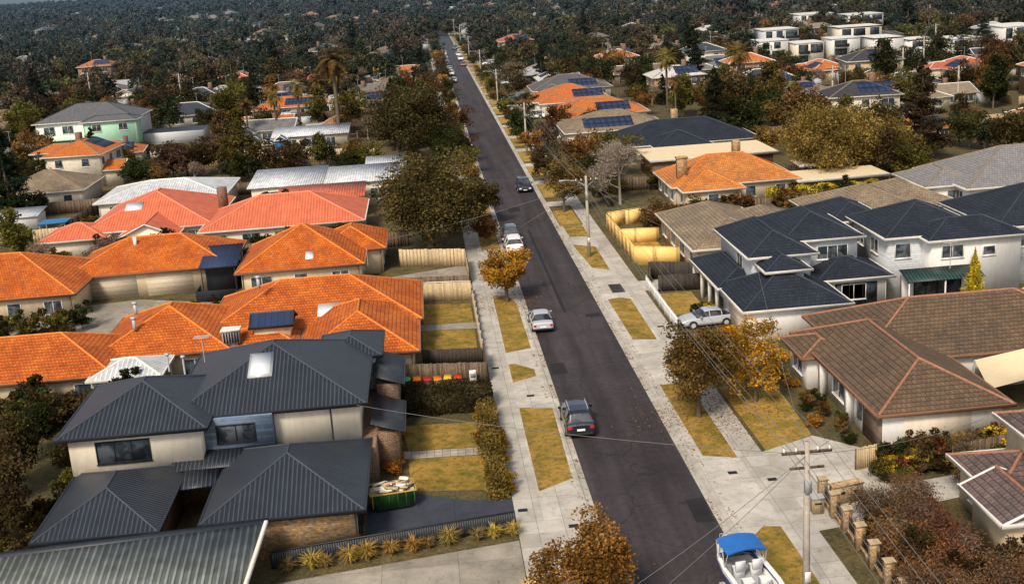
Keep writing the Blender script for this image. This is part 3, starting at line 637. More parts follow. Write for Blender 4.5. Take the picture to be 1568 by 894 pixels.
fence('paling_fence',[(34,86.2),(60,91.2)],1.6,'wood'); fence('dark_timber_fence',[(38.5,91.0),(38.3,88.5),(60,93.2)],1.3,'wooddark')
fence('paling_fence',[(23.6,62.4),(26,63.0)],1.4,'woodp'); fence('paling_fence',[(29,61.4),(44,65.0)],1.5,'wood')
fence('paling_fence',[(24.5,134.4),(60,133.4)],1.7,'wood'); fence('paling_fence',[(38.8,107),(38.8,131)],1.7,'wood')
fence('paling_fence',[(22,153.4),(60,153.4)],1.8,'wood'); fence('paling_fence',[(22,189.4),(60,190)],1.8,'wood')
mb=MB()
for i in range(7):
    y=47.2+i*1.9; mb.box(20.1,20.55,y,y+.42,.1,1.5,'brick'); mb.box(20.05,20.6,y-.05,y+.47,1.5,1.58,'woodp')
    if i<6:
        mb.box(20.25,20.4,y+.42,y+1.9,.1,.4,'brick')
        for j in range(7): mb.box(20.31,20.34,y+.55+j*.19,y+.58+j*.19,.4,1.3,'frame_d')
mb.build('brick_pier_fence')
# ================================================================== VEGETATION
def leafquads(C,size,rng,aspect=1.0,flat_=0.0):
    n=len(C); N=rng.normal(size=(n,3)); N[:,2]=np.abs(N[:,2])*(1+flat_)+.2; N/=np.linalg.norm(N,axis=1,keepdims=True)
    A=np.cross(N,rng.normal(size=(n,3))); A/=np.linalg.norm(A,axis=1,keepdims=True)+1e-9; B=np.cross(N,A)
    s=(size*rng.uniform(.55,1.35,n))[:,None]; a=A*s; b=B*s*aspect
    return np.stack([C-a*.5,C+b*.5,C+a*.5,C-b*.5],1).reshape(-1,3)
def tree_mesh(seed,H=7,W=5.5,th=1.6,nclump=45,nleaf=9000,ls=.2,name='tree',trunk_r=.16,sparse=1.0,bark='bark',cone=0.0):
    rng=np.random.default_rng(seed); mb=MB()
    cz=(H+th)/2; az=(H-th)/2
    d=rng.normal(size=(nclump,3)); d/=np.linalg.norm(d,axis=1,keepdims=True)
    rad=rng.uniform(.25,1,nclump)**.5
    lob=1+.22*np.sin(3*np.arctan2(d[:,1],d[:,0])+seed)+rng.uniform(-.2,.12,nclump)
    rad=rad*lob*.86
    C=d*rad[:,None]*np.array([W/2,W/2,az])
    f=1-cone*(C[:,2]/az*.5+.5); C[:,0]*=f; C[:,1]*=f
    C[:,2]+=cz; C[:,2]=np.maximum(C[:,2],th*.8)
    rc=W*rng.uniform(.09,.19,nclump)*sparse; 
    ct=rng.uniform(.5,1.55,nclump)
    per=rng.dirichlet((rc/rc.mean())**2*6); idx=rng.choice(nclump,nleaf,p=per)
    dd=rng.normal(size=(nleaf,3)); dd/=np.linalg.norm(dd,axis=1,keepdims=True)
    P=C[idx]+dd*(rc[idx]*rng.uniform(.15,1,nleaf)**.45*rng.uniform(.85,1.25,nleaf))[:,None]*np.array([1,1,.72])
    P[:,2]=np.maximum(P[:,2],.08)
    tone=ct[idx]*rng.uniform(.6,1.4,nleaf)
    mb.q.append((leafquads(P,ls,rng,.8),'leaf',tone))
    top=Vector((rng.uniform(-.2,.2),rng.uniform(-.2,.2),th+az*.5))
    if trunk_r>0:
        m_=Vector((0,0,th)); mb.tube((0,0,-.1),m_,trunk_r*1.25,bark,trunk_r*.9,7); mb.tube(m_,top,trunk_r*.9,bark,trunk_r*.45,6)
        for i in rng.choice(nclump,min(nclump,18),replace=False):
            c=Vector(C[i]); s=m_.lerp(top,float(rng.uniform(0,.9))); md=s.lerp(c,.5)+Vector((0,0,-.15*W/5))
            mb.tube(s,md,trunk_r*.4,bark,trunk_r*.22,5); mb.tube(md,c,trunk_r*.22,bark,trunk_r*.07,4)
    return mb.build(name,mesh_only=True)
def bare_mesh(seed,H=8,spread=1.0,levels=5,name='bare_tree',bark='barkp',leaf=0,ls=.17,minr=.016):
    rng=random.Random(seed); mb=MB(); tips=[]
    def br(p,d,L,r,lv):
        q=p+d*L; mb.tube(p,q,r,bark,r*.65,5 if lv>3 else 3)
        if lv==0: tips.append(q); return
        n=rng.choice((3,4)) if lv>1 else 4
        for i in range(n):
            a=Vector((rng.gauss(0,1),rng.gauss(0,1),rng.gauss(.25,.6)))*.62*spread
            nd_=(d+a).normalized(); s=p.lerp(q,rng.uniform(.55,1)); br(s,nd_,L*rng.uniform(.62,.82),max(minr,r*.6),lv-1)
    br(Vector((0,0,-.1)),Vector((.03,.02,1)),H*.27,H*.022,levels)
    if leaf:
        rg=np.random.default_rng(seed); T_=np.array([tuple(t) for t in tips]); ix=rg.choice(len(T_),leaf); P=T_[ix]+rg.normal(size=(leaf,3))*.25
        P[:,2]=np.maximum(P[:,2],.1)
        mb.q.append((leafquads(P,ls,rg,.35),'leaf',rg.uniform(.5,1.5,leaf)))
    return mb.build(name,mesh_only=True)
def conifer_mesh(seed,H=13,W=7,n=9000,ls=.3,layers=16,name='conifer',droop=.15):
    rng=np.random.default_rng(seed); mb=MB(); mb.tube((0,0,-.1),(0,0,H*.97),H*.02,'bark',.03,6)
    Ps=[];tn=[]
    for L in range(layers):
        z=H*(.12+.86*L/layers); rr=W/2*(1-L/layers)**.8*rng.uniform(.7,1.15); nb=int(7+rng.integers(0,4))
        for b in range(nb):
            a=rng.uniform(0,2*math.pi); r_=rr*rng.uniform(.6,1.15); m_=int(n/(layers*nb)*(rr/(W/2))*1.8)+8
            t=rng.uniform(.1,1,m_)**.7; tz=z+ H*.03*rng.uniform(-1,1)
            mb.tube((0,0,tz),(math.cos(a)*r_,math.sin(a)*r_,tz-droop*r_+.2*r_),.05,'bark',.01,3)
            w=r_*.20*(1-t*.5)
            Ps.append(np.stack([math.cos(a)*r_*t+rng.normal(size=m_)*w,math.sin(a)*r_*t+rng.normal(size=m_)*w,tz-droop*r_*t**2+.2*r_*t+rng.normal(size=m_)*.14],1))
            tn.append(np.full(m_,rng.uniform(.5,1.4))*rng.uniform(.7,1.3,m_))
    mb.q.append((leafquads(np.concatenate(Ps),ls,rng,.5),'leaf',np.concatenate(tn)))
    return mb.build(name,mesh_only=True)
def palm_mesh(seed,H=14,fr=2.8,nf=46,name='palm_tree'):
    rng=random.Random(seed); mb=MB(); p=Vector((0,0,-.1)); 
    for i in range(8):
        q=Vector((math.sin(i*.35)*.12,0,H*(i+1)/8)); mb.tube(p,q,.38-.012*i,'bark',.37-.012*i,8); p=q
    V=[];tn=[]
    for f in range(nf):
        a=rng.uniform(0,6.28); el=rng.uniform(-1.1,1.2); d=Vector((math.cos(a)*math.cos(el),math.sin(a)*math.cos(el),math.sin(el)))
        prev=p.copy(); v=d.copy(); tb=.6 if el<-.3 else 1.0
        for s in range(9):
            nx=prev+v*fr/9; v.z-=.16; v.normalize(); side=v.cross(Vector((0,0,1))).normalized() if abs(v.z)<.99 else Vector((1,0,0))
            w=fr*.2*(1-abs(s-4)/6)
            for sg in (-1,1):
                for u in (0,.5):
                    c=prev.lerp(nx,u); e=c+side*sg*w+v*.12+Vector((0,0,-.25*w)); V+= [tuple(c),tuple(c+v*.16),tuple(e+v*.1),tuple(e)]; tn.append(tb*rng.uniform(.5,1.4))
            mb.tube(prev,nx,.02,'bark',.015,3); prev=nx
    mb.q.append((np.array(V),'leaf',np.array(tn)))
    return mb.build(name,mesh_only=True)
DKG=(.028,.036,.013);OLV=(.078,.072,.018);BRN=(.100,.058,.022);AUT=(.30,.14,.020);YEL=(.34,.22,.025);DBR=(.050,.037,.017);RUS=(.12,.05,.024)
def ptree(me,name,x,y,col,s=1,rot=None,z=GZ): return place(me,name,(x,y,z),random.uniform(0,6.28) if rot is None else rot,col,s)
t1=tree_mesh(1,5.3,5.0,1.3,50,11000,.17); ptree(t1,'street_tree',6.1,104.6,(.28,.15,.022))
ptree(tree_mesh(2,6.6,5.6,1.7,70,16000,.16),'street_tree',16.6,72.8,(.10,.062,.020))
ptree(tree_mesh(3,6.0,5.0,.5,60,9000,.15,sparse=.9),'autumn_tree',21.0,74.6,(.30,.155,.018))
ptree(tree_mesh(31,4.6,3.2,.8,30,5000,.15),'autumn_tree',20.2,79.5,(.38,.21,.02))
ptree(tree_mesh(4,5.1,4.6,1.0,50,13000,.15),'street_tree',6.0,49.6,(.18,.10,.024))
big=tree_mesh(5,11.0,11.2,1.3,140,30000,.25,trunk_r=.35)
ptree(big,'gum_tree',-.6,125.6,(.058,.043,.018),1.06); ptree(big,'gum_tree',-2.6,190,(.045,.038,.017),(1.3,1.2,1.2),2.0)
ptree(big,'gum_tree',3.0,186,DKG,.62); ptree(big,'gum_tree',2.0,136,(.05,.04,.017),.6)
ptree(t1,'street_tree',5.5,140,DBR,1.1); ptree(t1,'street_tree',5.6,128,(.11,.06,.022),.7)
ptree(tree_mesh(7,7.0,5.8,1.2,50,8000,.2),'street_tree',16.2,143,(.10,.064,.022)); ptree(tree_mesh(8,6,5,1,50,7000,.2),'street_tree',16.0,163,DBR)
bt=bare_mesh(3,10.5,1.15,6,leaf=9000,ls=.2,minr=.028); ptree(bt,'bare_tree',23.6,145,(.20,.165,.14)); bt2=bare_mesh(5,7,1.1,5,leaf=3000,ls=.22,minr=.025); 
ptree(tree_mesh(9,11.0,14.5,1.0,150,26000,.26,trunk_r=.3,sparse=.8),'willow_tree',51.5,147.5,(.17,.125,.035))
ptree(tree_mesh(10,8,9,1.0,80,12000,.26,trunk_r=.3,sparse=.9),'willow_tree',61,152,(.13,.09,.03))
con=conifer_mesh(1,15,9.5,14000,.36,15); ptree(con,'pine_tree',69,160,(.046,.036,.022))
nor=conifer_mesh(2,14,9,14000,.34,12,droop=.05); ptree(nor,'pine_tree',-57.5,163,(.014,.026,.015)); ptree(nor,'pine_tree',-64,172,(.016,.024,.015),.9)
for x,y,s in ((60,262,1.1),(150,360,1.2),(74,330,1.0),(-40,330,1.1),(-95,300,1.0),(30,300,.8),(-22,400,1.2),(110,400,1.2),(190,420,1.2),(52,380,1.1)): ptree(nor,'pine_tree',x,y,(.018,.024,.015),s)
ptree(conifer_mesh(4,6.2,2.2,12000,.14,28,droop=-.6),'cypress_tree',42.2,87.0,(.42,.33,.028))
pm=palm_mesh(1,15.5,4.2); ptree(pm,'palm_tree',-16.2,220,(.13,.09,.03)); 
for x,y,s in ((-25,238,.62),(-29,232,.55),(-22,250,.6),(48,232,.7),(60,222,.75),(-34,228,.5),(46,215,.5),(-19,262,.6)): ptree(pm,'palm_tree',x,y,(.14,.10,.03),s)
lt=tree_mesh(11,7.5,5,.6,70,15000,.17); ptree(lt,'garden_tree',-25.6,61.8,(.062,.048,.02)); ptree(lt,'garden_tree',-27.5,69,(.05,.045,.018),.85); ptree(lt,'garden_tree',-27.8,75.5,DKG,.6)
b1=tree_mesh(20,1.6,2.0,.05,22,2200,.12,trunk_r=.03,name='shrub'); b2=tree_mesh(21,2.4,1.7,.05,22,2400,.12,trunk_r=.03,name='shrub'); b3=tree_mesh(22,1.2,2.6,.05,26,2600,.12,trunk_r=.02,name='shrub')
BU=[b1,b2,b3]; tw=bare_mesh(9,2.6,1.5,4,'brown_shrub','barkr',leaf=2200,ls=.14,minr=.012); tw2=bare_mesh(19,3.4,1.3,4,'brown_shrub','barkp',leaf=1200,ls=.14,minr=.014)
def shrub(x,y,c,s=1): ptree(random.choice(BU),'shrub',x,y,c,s*random.uniform(.8,1.2))
for i in range(9): shrub(2.5+random.uniform(-.2,.2),64.0+i*1.45,random.choice((YEL,(.22,.15,.03),(.16,.105,.022))),.85)
for i in range(4): shrub(-3.6+random.uniform(-.3,.3),68+i*1.8,AUT,.7)
for i in range(66):
    x=random.uniform(24.6,38); y=61.0+(x-25)*.2+random.uniform(-.4,1.6)
    if 25.3<x<34 and y>63.7: y=63.3
    shrub(x,y,random.choice((YEL,AUT,OLV,BRN,DBR,DKG,RUS,YEL)),random.uniform(.6,1.05))
for i in range(5): ptree(tw2,'brown_shrub',random.uniform(26,33),random.uniform(61.5,63),(.1,.07,.04),.8)
for i in range(12): shrub(random.uniform(23.3,25.0),random.uniform(66,82),random.choice((OLV,DKG,AUT,BRN)),.6)
for i in range(110):
    x,y=random.uniform(20.9,30),random.uniform(43,56.5)
    if x>25.2 and y>48.9: continue
    q=random.random()
    if q<.6: ptree(tw,'brown_shrub',x,y,random.choice(((.14,.07,.04),(.11,.07,.045),(.18,.095,.045))),random.uniform(.7,1.2))
    elif q<.75: ptree(tw2,'brown_shrub',x,y,(.12,.085,.06),random.uniform(.7,1.0))
    else: shrub(x,y,random.choice((BRN,RUS,DBR)),1.0)
for i in range(16): ptree(tw,'brown_shrub',random.uniform(24.6,40),random.uniform(57.6,60),(.15,.08,.04),random.uniform(.4,.6))
for i in range(26): shrub(-28+random.uniform(-6,7),81.5+random.uniform(-1.5,2),random.choice((OLV,DKG,DBR)),1.5)
for i in range(20): shrub(-26+random.uniform(-4,3),random.uniform(56,80),random.choice((OLV,DKG,DBR)),1.2)
for i in range(12): shrub(-20+random.uniform(-4,5),83.5+random.uniform(-1,1.0),random.choice((OLV,DKG,DBR)),.8)
for i in range(46): shrub(random.uniform(-46,-33),random.uniform(98,109),random.choice((OLV,DKG,DBR,BRN)),random.uniform(.7,1.5))
for i in range(14): shrub(random.uniform(-24,-6),random.uniform(107,112),random.choice((OLV,DKG,DBR)),random.uniform(.5,.8))
for i in range(9): shrub(random.uniform(20.5,23.0),random.uniform(94.5,96),random.choice((OLV,DKG,YEL)),.6)
for i in range(14): shrub(random.uniform(38.5,60),random.uniform(86.5,91),random.choice((OLV,DKG,YEL,DBR)),.8)
for i in range(16): shrub(random.uniform(33,45),random.uniform(84.8,86.5),random.choice((OLV,DKG,DBR)),.8)
for i in range(110):
    x=random.choice((random.uniform(-50,-8),random.uniform(19.5,60))); y=random.choice((random.uniform(128.5,133),random.uniform(151,157),random.uniform(131.5,136)))
    shrub(x,y,random.choice((OLV,DKG,DBR,BRN)),random.uniform(.9,1.9))
for x,y in ((-37,133),(-44,132.5),(-47,128)): ptree(bt2,'bare_tree',x,y,(.17,.11,.08),.75)
def hedge(name,x0,x1,y0,y1,h,col,n,ls=.13,seed=1):
    rng=np.random.default_rng(seed); mb=MB(); lx,ly=x1-x0,y1-y0
    P=rng.uniform(0,1,(n,3)); ax=rng.integers(0,5,n)
    P[ax<=1,2]=1; P[ax==2,1]=0; P[ax==3,0]=0; P[ax==4,0]=1
    P=P*np.array([lx,ly,h])+rng.normal(size=(n,3))*.09
    P[:,2]+= .16*np.sin(P[:,0]*2.1)+.1*np.sin(P[:,1]*3); P[:,2]=np.maximum(P[:,2],.05)
    tone=(1+.3*np.sin(P[:,0]*1.7+P[:,1]*1.3+3*P[:,2]))*rng.uniform(.5,1.5,n)
    mb.box(.12,lx-.12,.12,ly-.12,0,h-.2,'mulch'); mb.q.append((leafquads(P,ls,rng),'leaf',tone))
    mb.build(name,(x0,y0,GZ),0,color=col)
hedge('garden_hedge',-3.3,2.9,77.2,79.6,1.5,(.038,.032,.016),9000)
hedge('garden_hedge',-3.4,1.8,80.0,81.2,1.0,(.09,.05,.022),3000,seed=2)
hedge('boundary_hedge',40,53,134.6,136.4,2.3,(.28,.21,.025),12000,.18)
hedge('boundary_hedge',43.8,53,88.4,90.0,1.5,(.46,.32,.025),10000,.15); hedge('side_hedge',1.95,3.0,62.9,76.2,1.1,(.12,.085,.025),9000,.13,4)
def tuft_mesh(seed):
    rng=random.Random(seed); mb=MB(); V=[];tn=[]
    for i in range(230):
        a=rng.uniform(0,6.28); r_=rng.uniform(.1,.55); h=rng.uniform(.4,.95); d=Vector((math.cos(a),math.sin(a),0)); s=Vector((-d.y,d.x,0))*.02
        b=d*rng.uniform(0,.12); m_=b+d*r_*.45+Vector((0,0,h*.75)); e=b+d*r_*1.2+Vector((0,0,h*rng.uniform(.6,1)))
        V+=[tuple(b-s),tuple(b+s),tuple(m_+s),tuple(m_-s),tuple(m_-s),tuple(m_+s),tuple(e+s*.2),tuple(e-s*.2)]; t_=rng.uniform(.6,1.5); tn+=[t_,t_*1.2]
    mb.q.append((np.array(V),'leaf',np.array(tn))); return mb.build('grass_tuft',mesh_only=True)
tf=[tuft_mesh(1),tuft_mesh(2)]
for i in range(12): ptree(random.choice(tf),'ornamental_grass',-9.2+i*1.1+random.uniform(-.25,.25),56.4+i*.17+random.uniform(-.15,.15),random.choice(((.28,.19,.05),(.21,.16,.05),(.17,.115,.05))),random.uniform(.65,1.25))
for x,y in ((3.0,50),(3.3,51),(2.6,49.5)): ptree(tf[0],'ornamental_grass',x,y,(.35,.23,.05),1.4)
rg=np.random.default_rng(3); P=[]
for (x,y,r_,n) in ((16.6,72.8,3.4,1300),(6.1,104.6,3.2,1000),(20.5,75,3.4,1300),(6,50,3,800),(6,128,3,600),(16,143,3.5,600)):
    P.append(np.stack([rg.normal(x,r_*.6,n),rg.normal(y,r_*.8,n),np.full(n,.15)],1))
for (x,n) in ((7.62,900),(14.28,900),(7.0,400),(15.0,400)):
    yy=rg.uniform(45,150,n); yy=yy+3*np.sin(yy*.9); P.append(np.stack([rg.normal(x,.10,n),yy,np.full(n,.15)],1))
P=np.concatenate(P); inroad=(P[:,0]>7.45)&(P[:,0]<14.45); P[inroad,2]=.025
mb=MB(); mb.box(16.5,16.52,72.5,72.52,.13,.14,'mulch'); mb.q.append((leafquads(P,.11,rg,.8,3.0),'leaf',rg.uniform(.4,1.5,len(P)))); mb.build('fallen_leaves',color=(.20,.11,.035))

# ================================================================== VEHICLES
def paint(name,c,rough=.25):
    m,nt,b=mat(name); fin(nt,b,c,rough,spec=.6); b.inputs['Coat Weight'].default_value=.6; b.inputs['Coat Roughness'].default_value=.06; return m
MT['p_navy']=paint('navy_paint',(.010,.014,.024)); MT['p_silver']=paint('silver_paint',(.38,.40,.43),.35); MT['p_white']=paint('white_car_paint',(.75,.75,.74)); MT['p_grey']=paint('grey_paint',(.05,.06,.07)); MT['p_red']=paint('red_paint',(.3,.02,.02))
MT['red']=paint('tail_light',(.45,.01,.01)); MT['lamp']=paint('head_light',(.75,.75,.72)); MT['cglass']=m_glass('car_glass',(.010,.012,.015)); MT['plate']=m_plain('plate',(.7,.7,.7)); MT['bluec']=m_plain('blue_canvas',(.02,.13,.42),.7,.15,sc_=3); MT['hull']=paint('white_gelcoat',(.78,.78,.76),.3); MT['hullb']=paint('blue_gelcoat',(.02,.05,.25),.3)
SUV=[(-2.38,.45,.92,.95,.80,.74),(-2.33,.34,1.0,1.04,.90,.84),(-2.22,.3,1.06,1.14,.94,.80),(-1.90,.3,1.1,1.62,.95,.66),(-1.5,.28,1.1,1.72,.95,.68),(-.6,.28,1.08,1.76,.96,.70),(.15,.28,1.06,1.74,.96,.70),(.55,.28,1.05,1.66,.96,.68),(1.2,.28,1.02,1.1,.95,.82),(1.9,.28,.96,1.02,.94,.8),(2.25,.3,.84,.88,.90,.78),(2.40,.4,.66,.68,.78,.70)]
SED=[(-2.34,.42,.80,.84,.76,.7),(-2.28,.32,.93,.97,.86,.78),(-1.75,.28,.96,1.02,.89,.76),(-1.05,.26,.96,1.36,.90,.60),(-.6,.26,.95,1.42,.90,.62),(.0,.26,.94,1.44,.90,.63),(.4,.26,.92,1.38,.90,.61),(1.15,.26,.88,.95,.89,.78),(1.9,.28,.80,.85,.87,.74),(2.22,.3,.70,.73,.82,.7),(2.34,.38,.56,.58,.70,.62)]
def car_mesh(kind,pk,rails=False):
    st=SUV if kind=='suv' else SED; mb=MB(); 
    cowl=8 if kind=='suv' else 7; rt=3; 
    rings=[]
    for (y,zb,be,ro,w,wr) in st:
        half=[(w*.9,zb),(w,zb+.16),(w*1.0,(zb+be)/2+.05),(w*.985,be-.05),(w*.95,be),(wr,ro-.05 if ro-be>.15 else ro-.02),(wr*.82,ro),(wr*.4,ro+.025)]
        rings.append([(x,y,z) for x,z in half]+[(-x,y,z) for x,z in half[::-1]])
    n=len(rings[0])
    for i in range(len(rings)-1):
        for j in range(n-1):
            jj=j if j<8 else 14-j
            k=pk
            if jj==4 and (rt-1)<=i<cowl: k='cglass'
            if (i==rt-1 or i==cowl-1) and jj>=5: k='cglass'
            a,b=rings[i],rings[i+1]
            mb.add([a[j],a[j+1],b[j+1],b[j]],[(0,1,2,3)],k)
    mb.poly(rings[0],pk); mb.poly(rings[-1][::-1],pk)
    for i in (rt,rt+2):
        y=st[i][0]; be=st[i][2]; ro=st[i][3]
        for s in (-1,1): mb.tube((s*(st[i][4]*.95+.005),y,be),(s*(st[i][5]+.01),y,ro-.05),.035,pk,n=4)
    R_=.36 if kind=='suv' else .32; wf,wb=(1.45,-1.4)
    for y in (wf,wb):
        for s in (-1,1):
            x=s*(.80 if kind=='suv' else .75)
            mb.tube((x-.02*s,y,R_+.0),(x+.165*s,y,R_),R_+.07,'black',n=20,cap=True)
            mb.tube((x,y,R_),(x+.185*s,y,R_),R_,'black',n=20,cap=True); mb.tube((x,y,R_),(x+.20*s,y,R_),R_*.62,'metal',n=12,cap=True)
    yr,yf=st[0][0],st[-1][0]; zl=st[0][2]
    for s in (-1,1):
        xa,xb=sorted((s*.58,s*(.86 if kind=='suv' else .80))); mb.box(xa,xb,yr-.03,yr+.12,zl-.16,zl+.02,'red')
        xa,xb=sorted((s*.50,s*.80)); mb.box(xa,xb,yf-.16,yf+.02,st[-1][2]-.06,st[-1][2]+.08,'lamp')
        xa,xb=sorted((s*(st[cowl-1][4]),s*(st[cowl-1][4]+.2))); mb.box(xa,xb,.72,.86,st[cowl][2]+.02,st[cowl][2]+.18,pk)
        if rails: mb.tube((s*.62,-1.6,st[5][3]+.04),(s*.62,.3,st[5][3]+.04),.025,'metal')
    mb.box(-.26,.26,yr-.035,yr+.02,.62 if kind=='suv' else .55,.75 if kind=='suv' else .66,'plate'); mb.box(-.26,.26,yf-.02,yf+.03,.42,.53,'plate')
    mb.box(-.8,.8,yr-.05,yr+.1,.36,.48,'black'); mb.box(-.5,.5,yf-.06,yf+.02,.42,.55,'black')
    me=mb.build('car',mesh_only=True)
    me.polygons.foreach_set('use_smooth',[len(p.vertices)==4 and me.materials[p.material_index].name.endswith('paint') for p in me.polygons])
    return me
suvn=car_mesh('suv','p_navy',True); sds=car_mesh('sedan','p_silver'); sdw=car_mesh('sedan','p_white'); svw=car_mesh('suv','p_white'); svg=car_mesh('suv','p_grey'); sdr=car_mesh('sedan','p_red')
place(suvn,'parked_suv',(8.42,73.3,0.01),R(-.5)); place(sds,'parked_sedan',(8.4,96.6,.01),0); place(svw,'parked_white_car',(8.4,125.4,.01),0); place(svg,'parked_dark_car',(8.45,131.0,.01),0)
place(suvn,'oncoming_car',(12.7,160.3,.01),math.pi); place(sds,'driveway_car',(22.0,92.7,GZ),R(95))
fl=[sdw,svw,sds,svg,suvn,sdw,sdr,svw]
for i,(x,y) in enumerate(((8.4,330),(8.4,352),(8.5,372),(8.4,392),(8.4,404),(8.4,420),(13.4,385),(13.5,410),(13.5,432),(8.5,440),(8.4,460),(13.4,470),(8.4,480))): place(fl[i%8],'parked_car',(x,y,.01),0 if x<10 else math.pi)
for i in range(26): place(random.choice(fl),'parked_car',(random.uniform(60,240),random.uniform(230,520),GZ),random.choice((0,R(90))))
for i in range(14): place(random.choice(fl),'parked_car',(-1.5 if i%2 else 21.5,205+i*17+random.uniform(-4,4),GZ),R(90))
def boat():
    mb=MB(); st=[(-2.7,1.05,.62,.55),(-1.5,1.15,.6,.5),(0,1.15,.6,.5),(1.2,1.0,.62,.55),(2.1,.65,.75,.75),(2.75,.22,.95,1.0),(2.95,.03,1.15,1.25)]
    rings=[]
    for (y,w,zk,zc) in st:
        top=1.55+max(0,y)*.07
        h=[(0,zk),(w*.75,zk+.25),(w*.97,zk+.5),(w,top-.18),(w,top),(w*.84,top+.02),(w*.8,top-.0 if y>1.0 else top-.05)]
        rings.append([(x,y,z) for x,z in h[::-1]]+[(-x,y,z) for x,z in h[1:]])
    n=len(rings[0])
    for i in range(len(rings)-1):
        for j in range(n-1):
            a,b=rings[i],rings[i+1]; mb.add([a[j],b[j],b[j+1],a[j+1]],[(0,1,2,3)],'hullb' if j in (3,8) else 'hull')
    mb.poly(rings[0],'hull')
    for i in range(3,len(rings)-1):
        a,b=rings[i],rings[i+1]; mb.poly([a[0],b[0],b[-1],a[-1]],'hull')
    mb.box(-.9,.9,-2.6,1.2,.95,1.05,'metal')
    for x in (-.6,.25):
        mb.box(x,x+.5,-.2,.3,1.05,1.5,'hull'); mb.box(x,x+.5,-.3,-.203,1.45,1.95,'hull')
        mb.box(x,x+.5,-1.5,-1.0,1.05,1.5,'hull')
    mb.box(-.85,.85,-2.58,-2.1,1.05,1.5,'hullb')
    mb.hexa([(-.95,.95,1.6),(.95,.95,1.6),(.85,1.45,1.62),(-.85,1.45,1.62),(-.8,.7,2.05),(.8,.7,2.05),(.72,.74,2.06),(-.72,.74,2.06)],'cglass')
    n=8; pts=[]
    for i in range(n+1):
        for j in range(2): 
            x=-1.0+2*i/n; pts.append((x,-.3+j*1.7,2.4+.18*math.cos(x*1.45)))
    mb.add(pts,[(2*i,2*i+2,2*i+3,2*i+1) for i in range(n)],'bluec')
    mb.add([(p[0],p[1],p[2]-.05) for p in pts],[(2*i,2*i+2,2*i+3,2*i+1) for i in range(n)],'bluec')
    for x in (-.98,.98):
        for y in (-.25,.5,1.3): mb.tube((x,y,2.42),(x*1.05,.1 if y<1 else .9,1.5),.025,'metal')
    for x in (-.98,.98): mb.tube((x*.9,1.2,1.7),(x*.3,2.7,1.95),.018,'metal'); 
    mb.tube((-.29,2.7,1.95),(.29,2.7,1.95),.018,'metal')
    mb.box(-.22,.22,-3.15,-2.75,1.2,1.85,'black'); mb.box(-.1,.1,-3.0,-2.8,.5,1.2,'black')
    for s in (-1,1):
        mb.tube((s*.6,-2.6,.55),(s*.6,2.0,.55),.05,'metal'); mb.tube((s*.6,2.0,.55),(0,3.9,.5),.05,'metal')
        for y in (-.9,-.1): mb.tube((s*1.0,y,.32),(s*1.2,y,.32),.32,'black',n=16,cap=True); mb.tube((s*1.0,y,.32),(s*1.21,y,.32),.16,'metal',n=10,cap=True)
        mb.box(min(s*.98,s*1.25),max(s*.98,s*1.25),-1.3,.3,.66,.7,'metal')
    mb.tube((-1.0,-.5,.4),(1.0,-.5,.4),.04,'metal'); mb.tube((0,3.6,0),(0,3.6,.5),.03,'metal')
    return mb.build('boat_on_trailer',(13.55,50.1,.01),R(6))
boat()
# ================================================================== STREET FURNITURE
mb=MB()
L,Wd,h=1.35,.85,1.15
v=[(-L*.72,-Wd*.9,.15),(L*.72,-Wd*.9,.15),(L*.72,Wd*.9,.15),(-L*.72,Wd*.9,.15),(-L,-Wd,h),(L,-Wd,h),(L,Wd,h),(-L,Wd,h)]
MT['skip']=m_plain('skip_green',(.05,.16,.045),.6,.4,sc_=4); MT['skipy']=m_plain('skip_yellow',(.45,.30,.05),.6,.2); MT['cardb']=m_plain('rubbish_cardboard',(.52,.38,.24),.9,.3); MT['rub']=m_plain('rubbish_board',(.42,.27,.20),.9,.3)
mb.add(v,[(0,3,2,1),(0,1,5,4),(1,2,6,5),(2,3,7,6),(3,0,4,7)],'skip')
for i in range(6):
    t_=-.9+i*.36; mb.box(t_*L-.03,t_*L+.03,-Wd-.06,-Wd+.0,.35,h,'skipy' if i==0 else 'skip')
for a,b in (((-L,-Wd),(L,-Wd)),((L,-Wd),(L,Wd)),((L,Wd),(-L,Wd)),((-L,Wd),(-L,-Wd))): mb.tube((a[0],a[1],h),(b[0],b[1],h),.05,'skipy',n=4)
mb.poly([(-L*.95,-Wd*.95,h-.12),(L*.95,-Wd*.95,h-.12),(L*.95,Wd*.95,h-.02),(-L*.95,Wd*.95,h-.02)],'cardb')
for i in range(46):
    x,y=random.uniform(-1,1)*L*.74,random.uniform(-1,1)*Wd*.66; s=random.uniform(.15,.42); z=h-.04+random.uniform(0,.28)
    mm=Matrix.Translation((x,y,z))@Matrix.Rotation(random.uniform(-.7,.7),4,'Z')@Matrix.Rotation(random.uniform(-.5,.5),4,'X')
    q=[mm@Vector(p) for p in ((-s,-s*.4,-.05),(s,-s*.4,-.05),(s,s*.4,-.05),(-s,s*.4,-.05),(-s,-s*.4,.06),(s,-s*.4,.06),(s,s*.4,.06),(-s,s*.4,.06))]
    mb.hexa(q,random.choice(('cardb','gutter_w','rub','woodp','wood','cream','white')))
mb.build('skip_bin',(-3.75,63.4,GZ+.02),R(8))
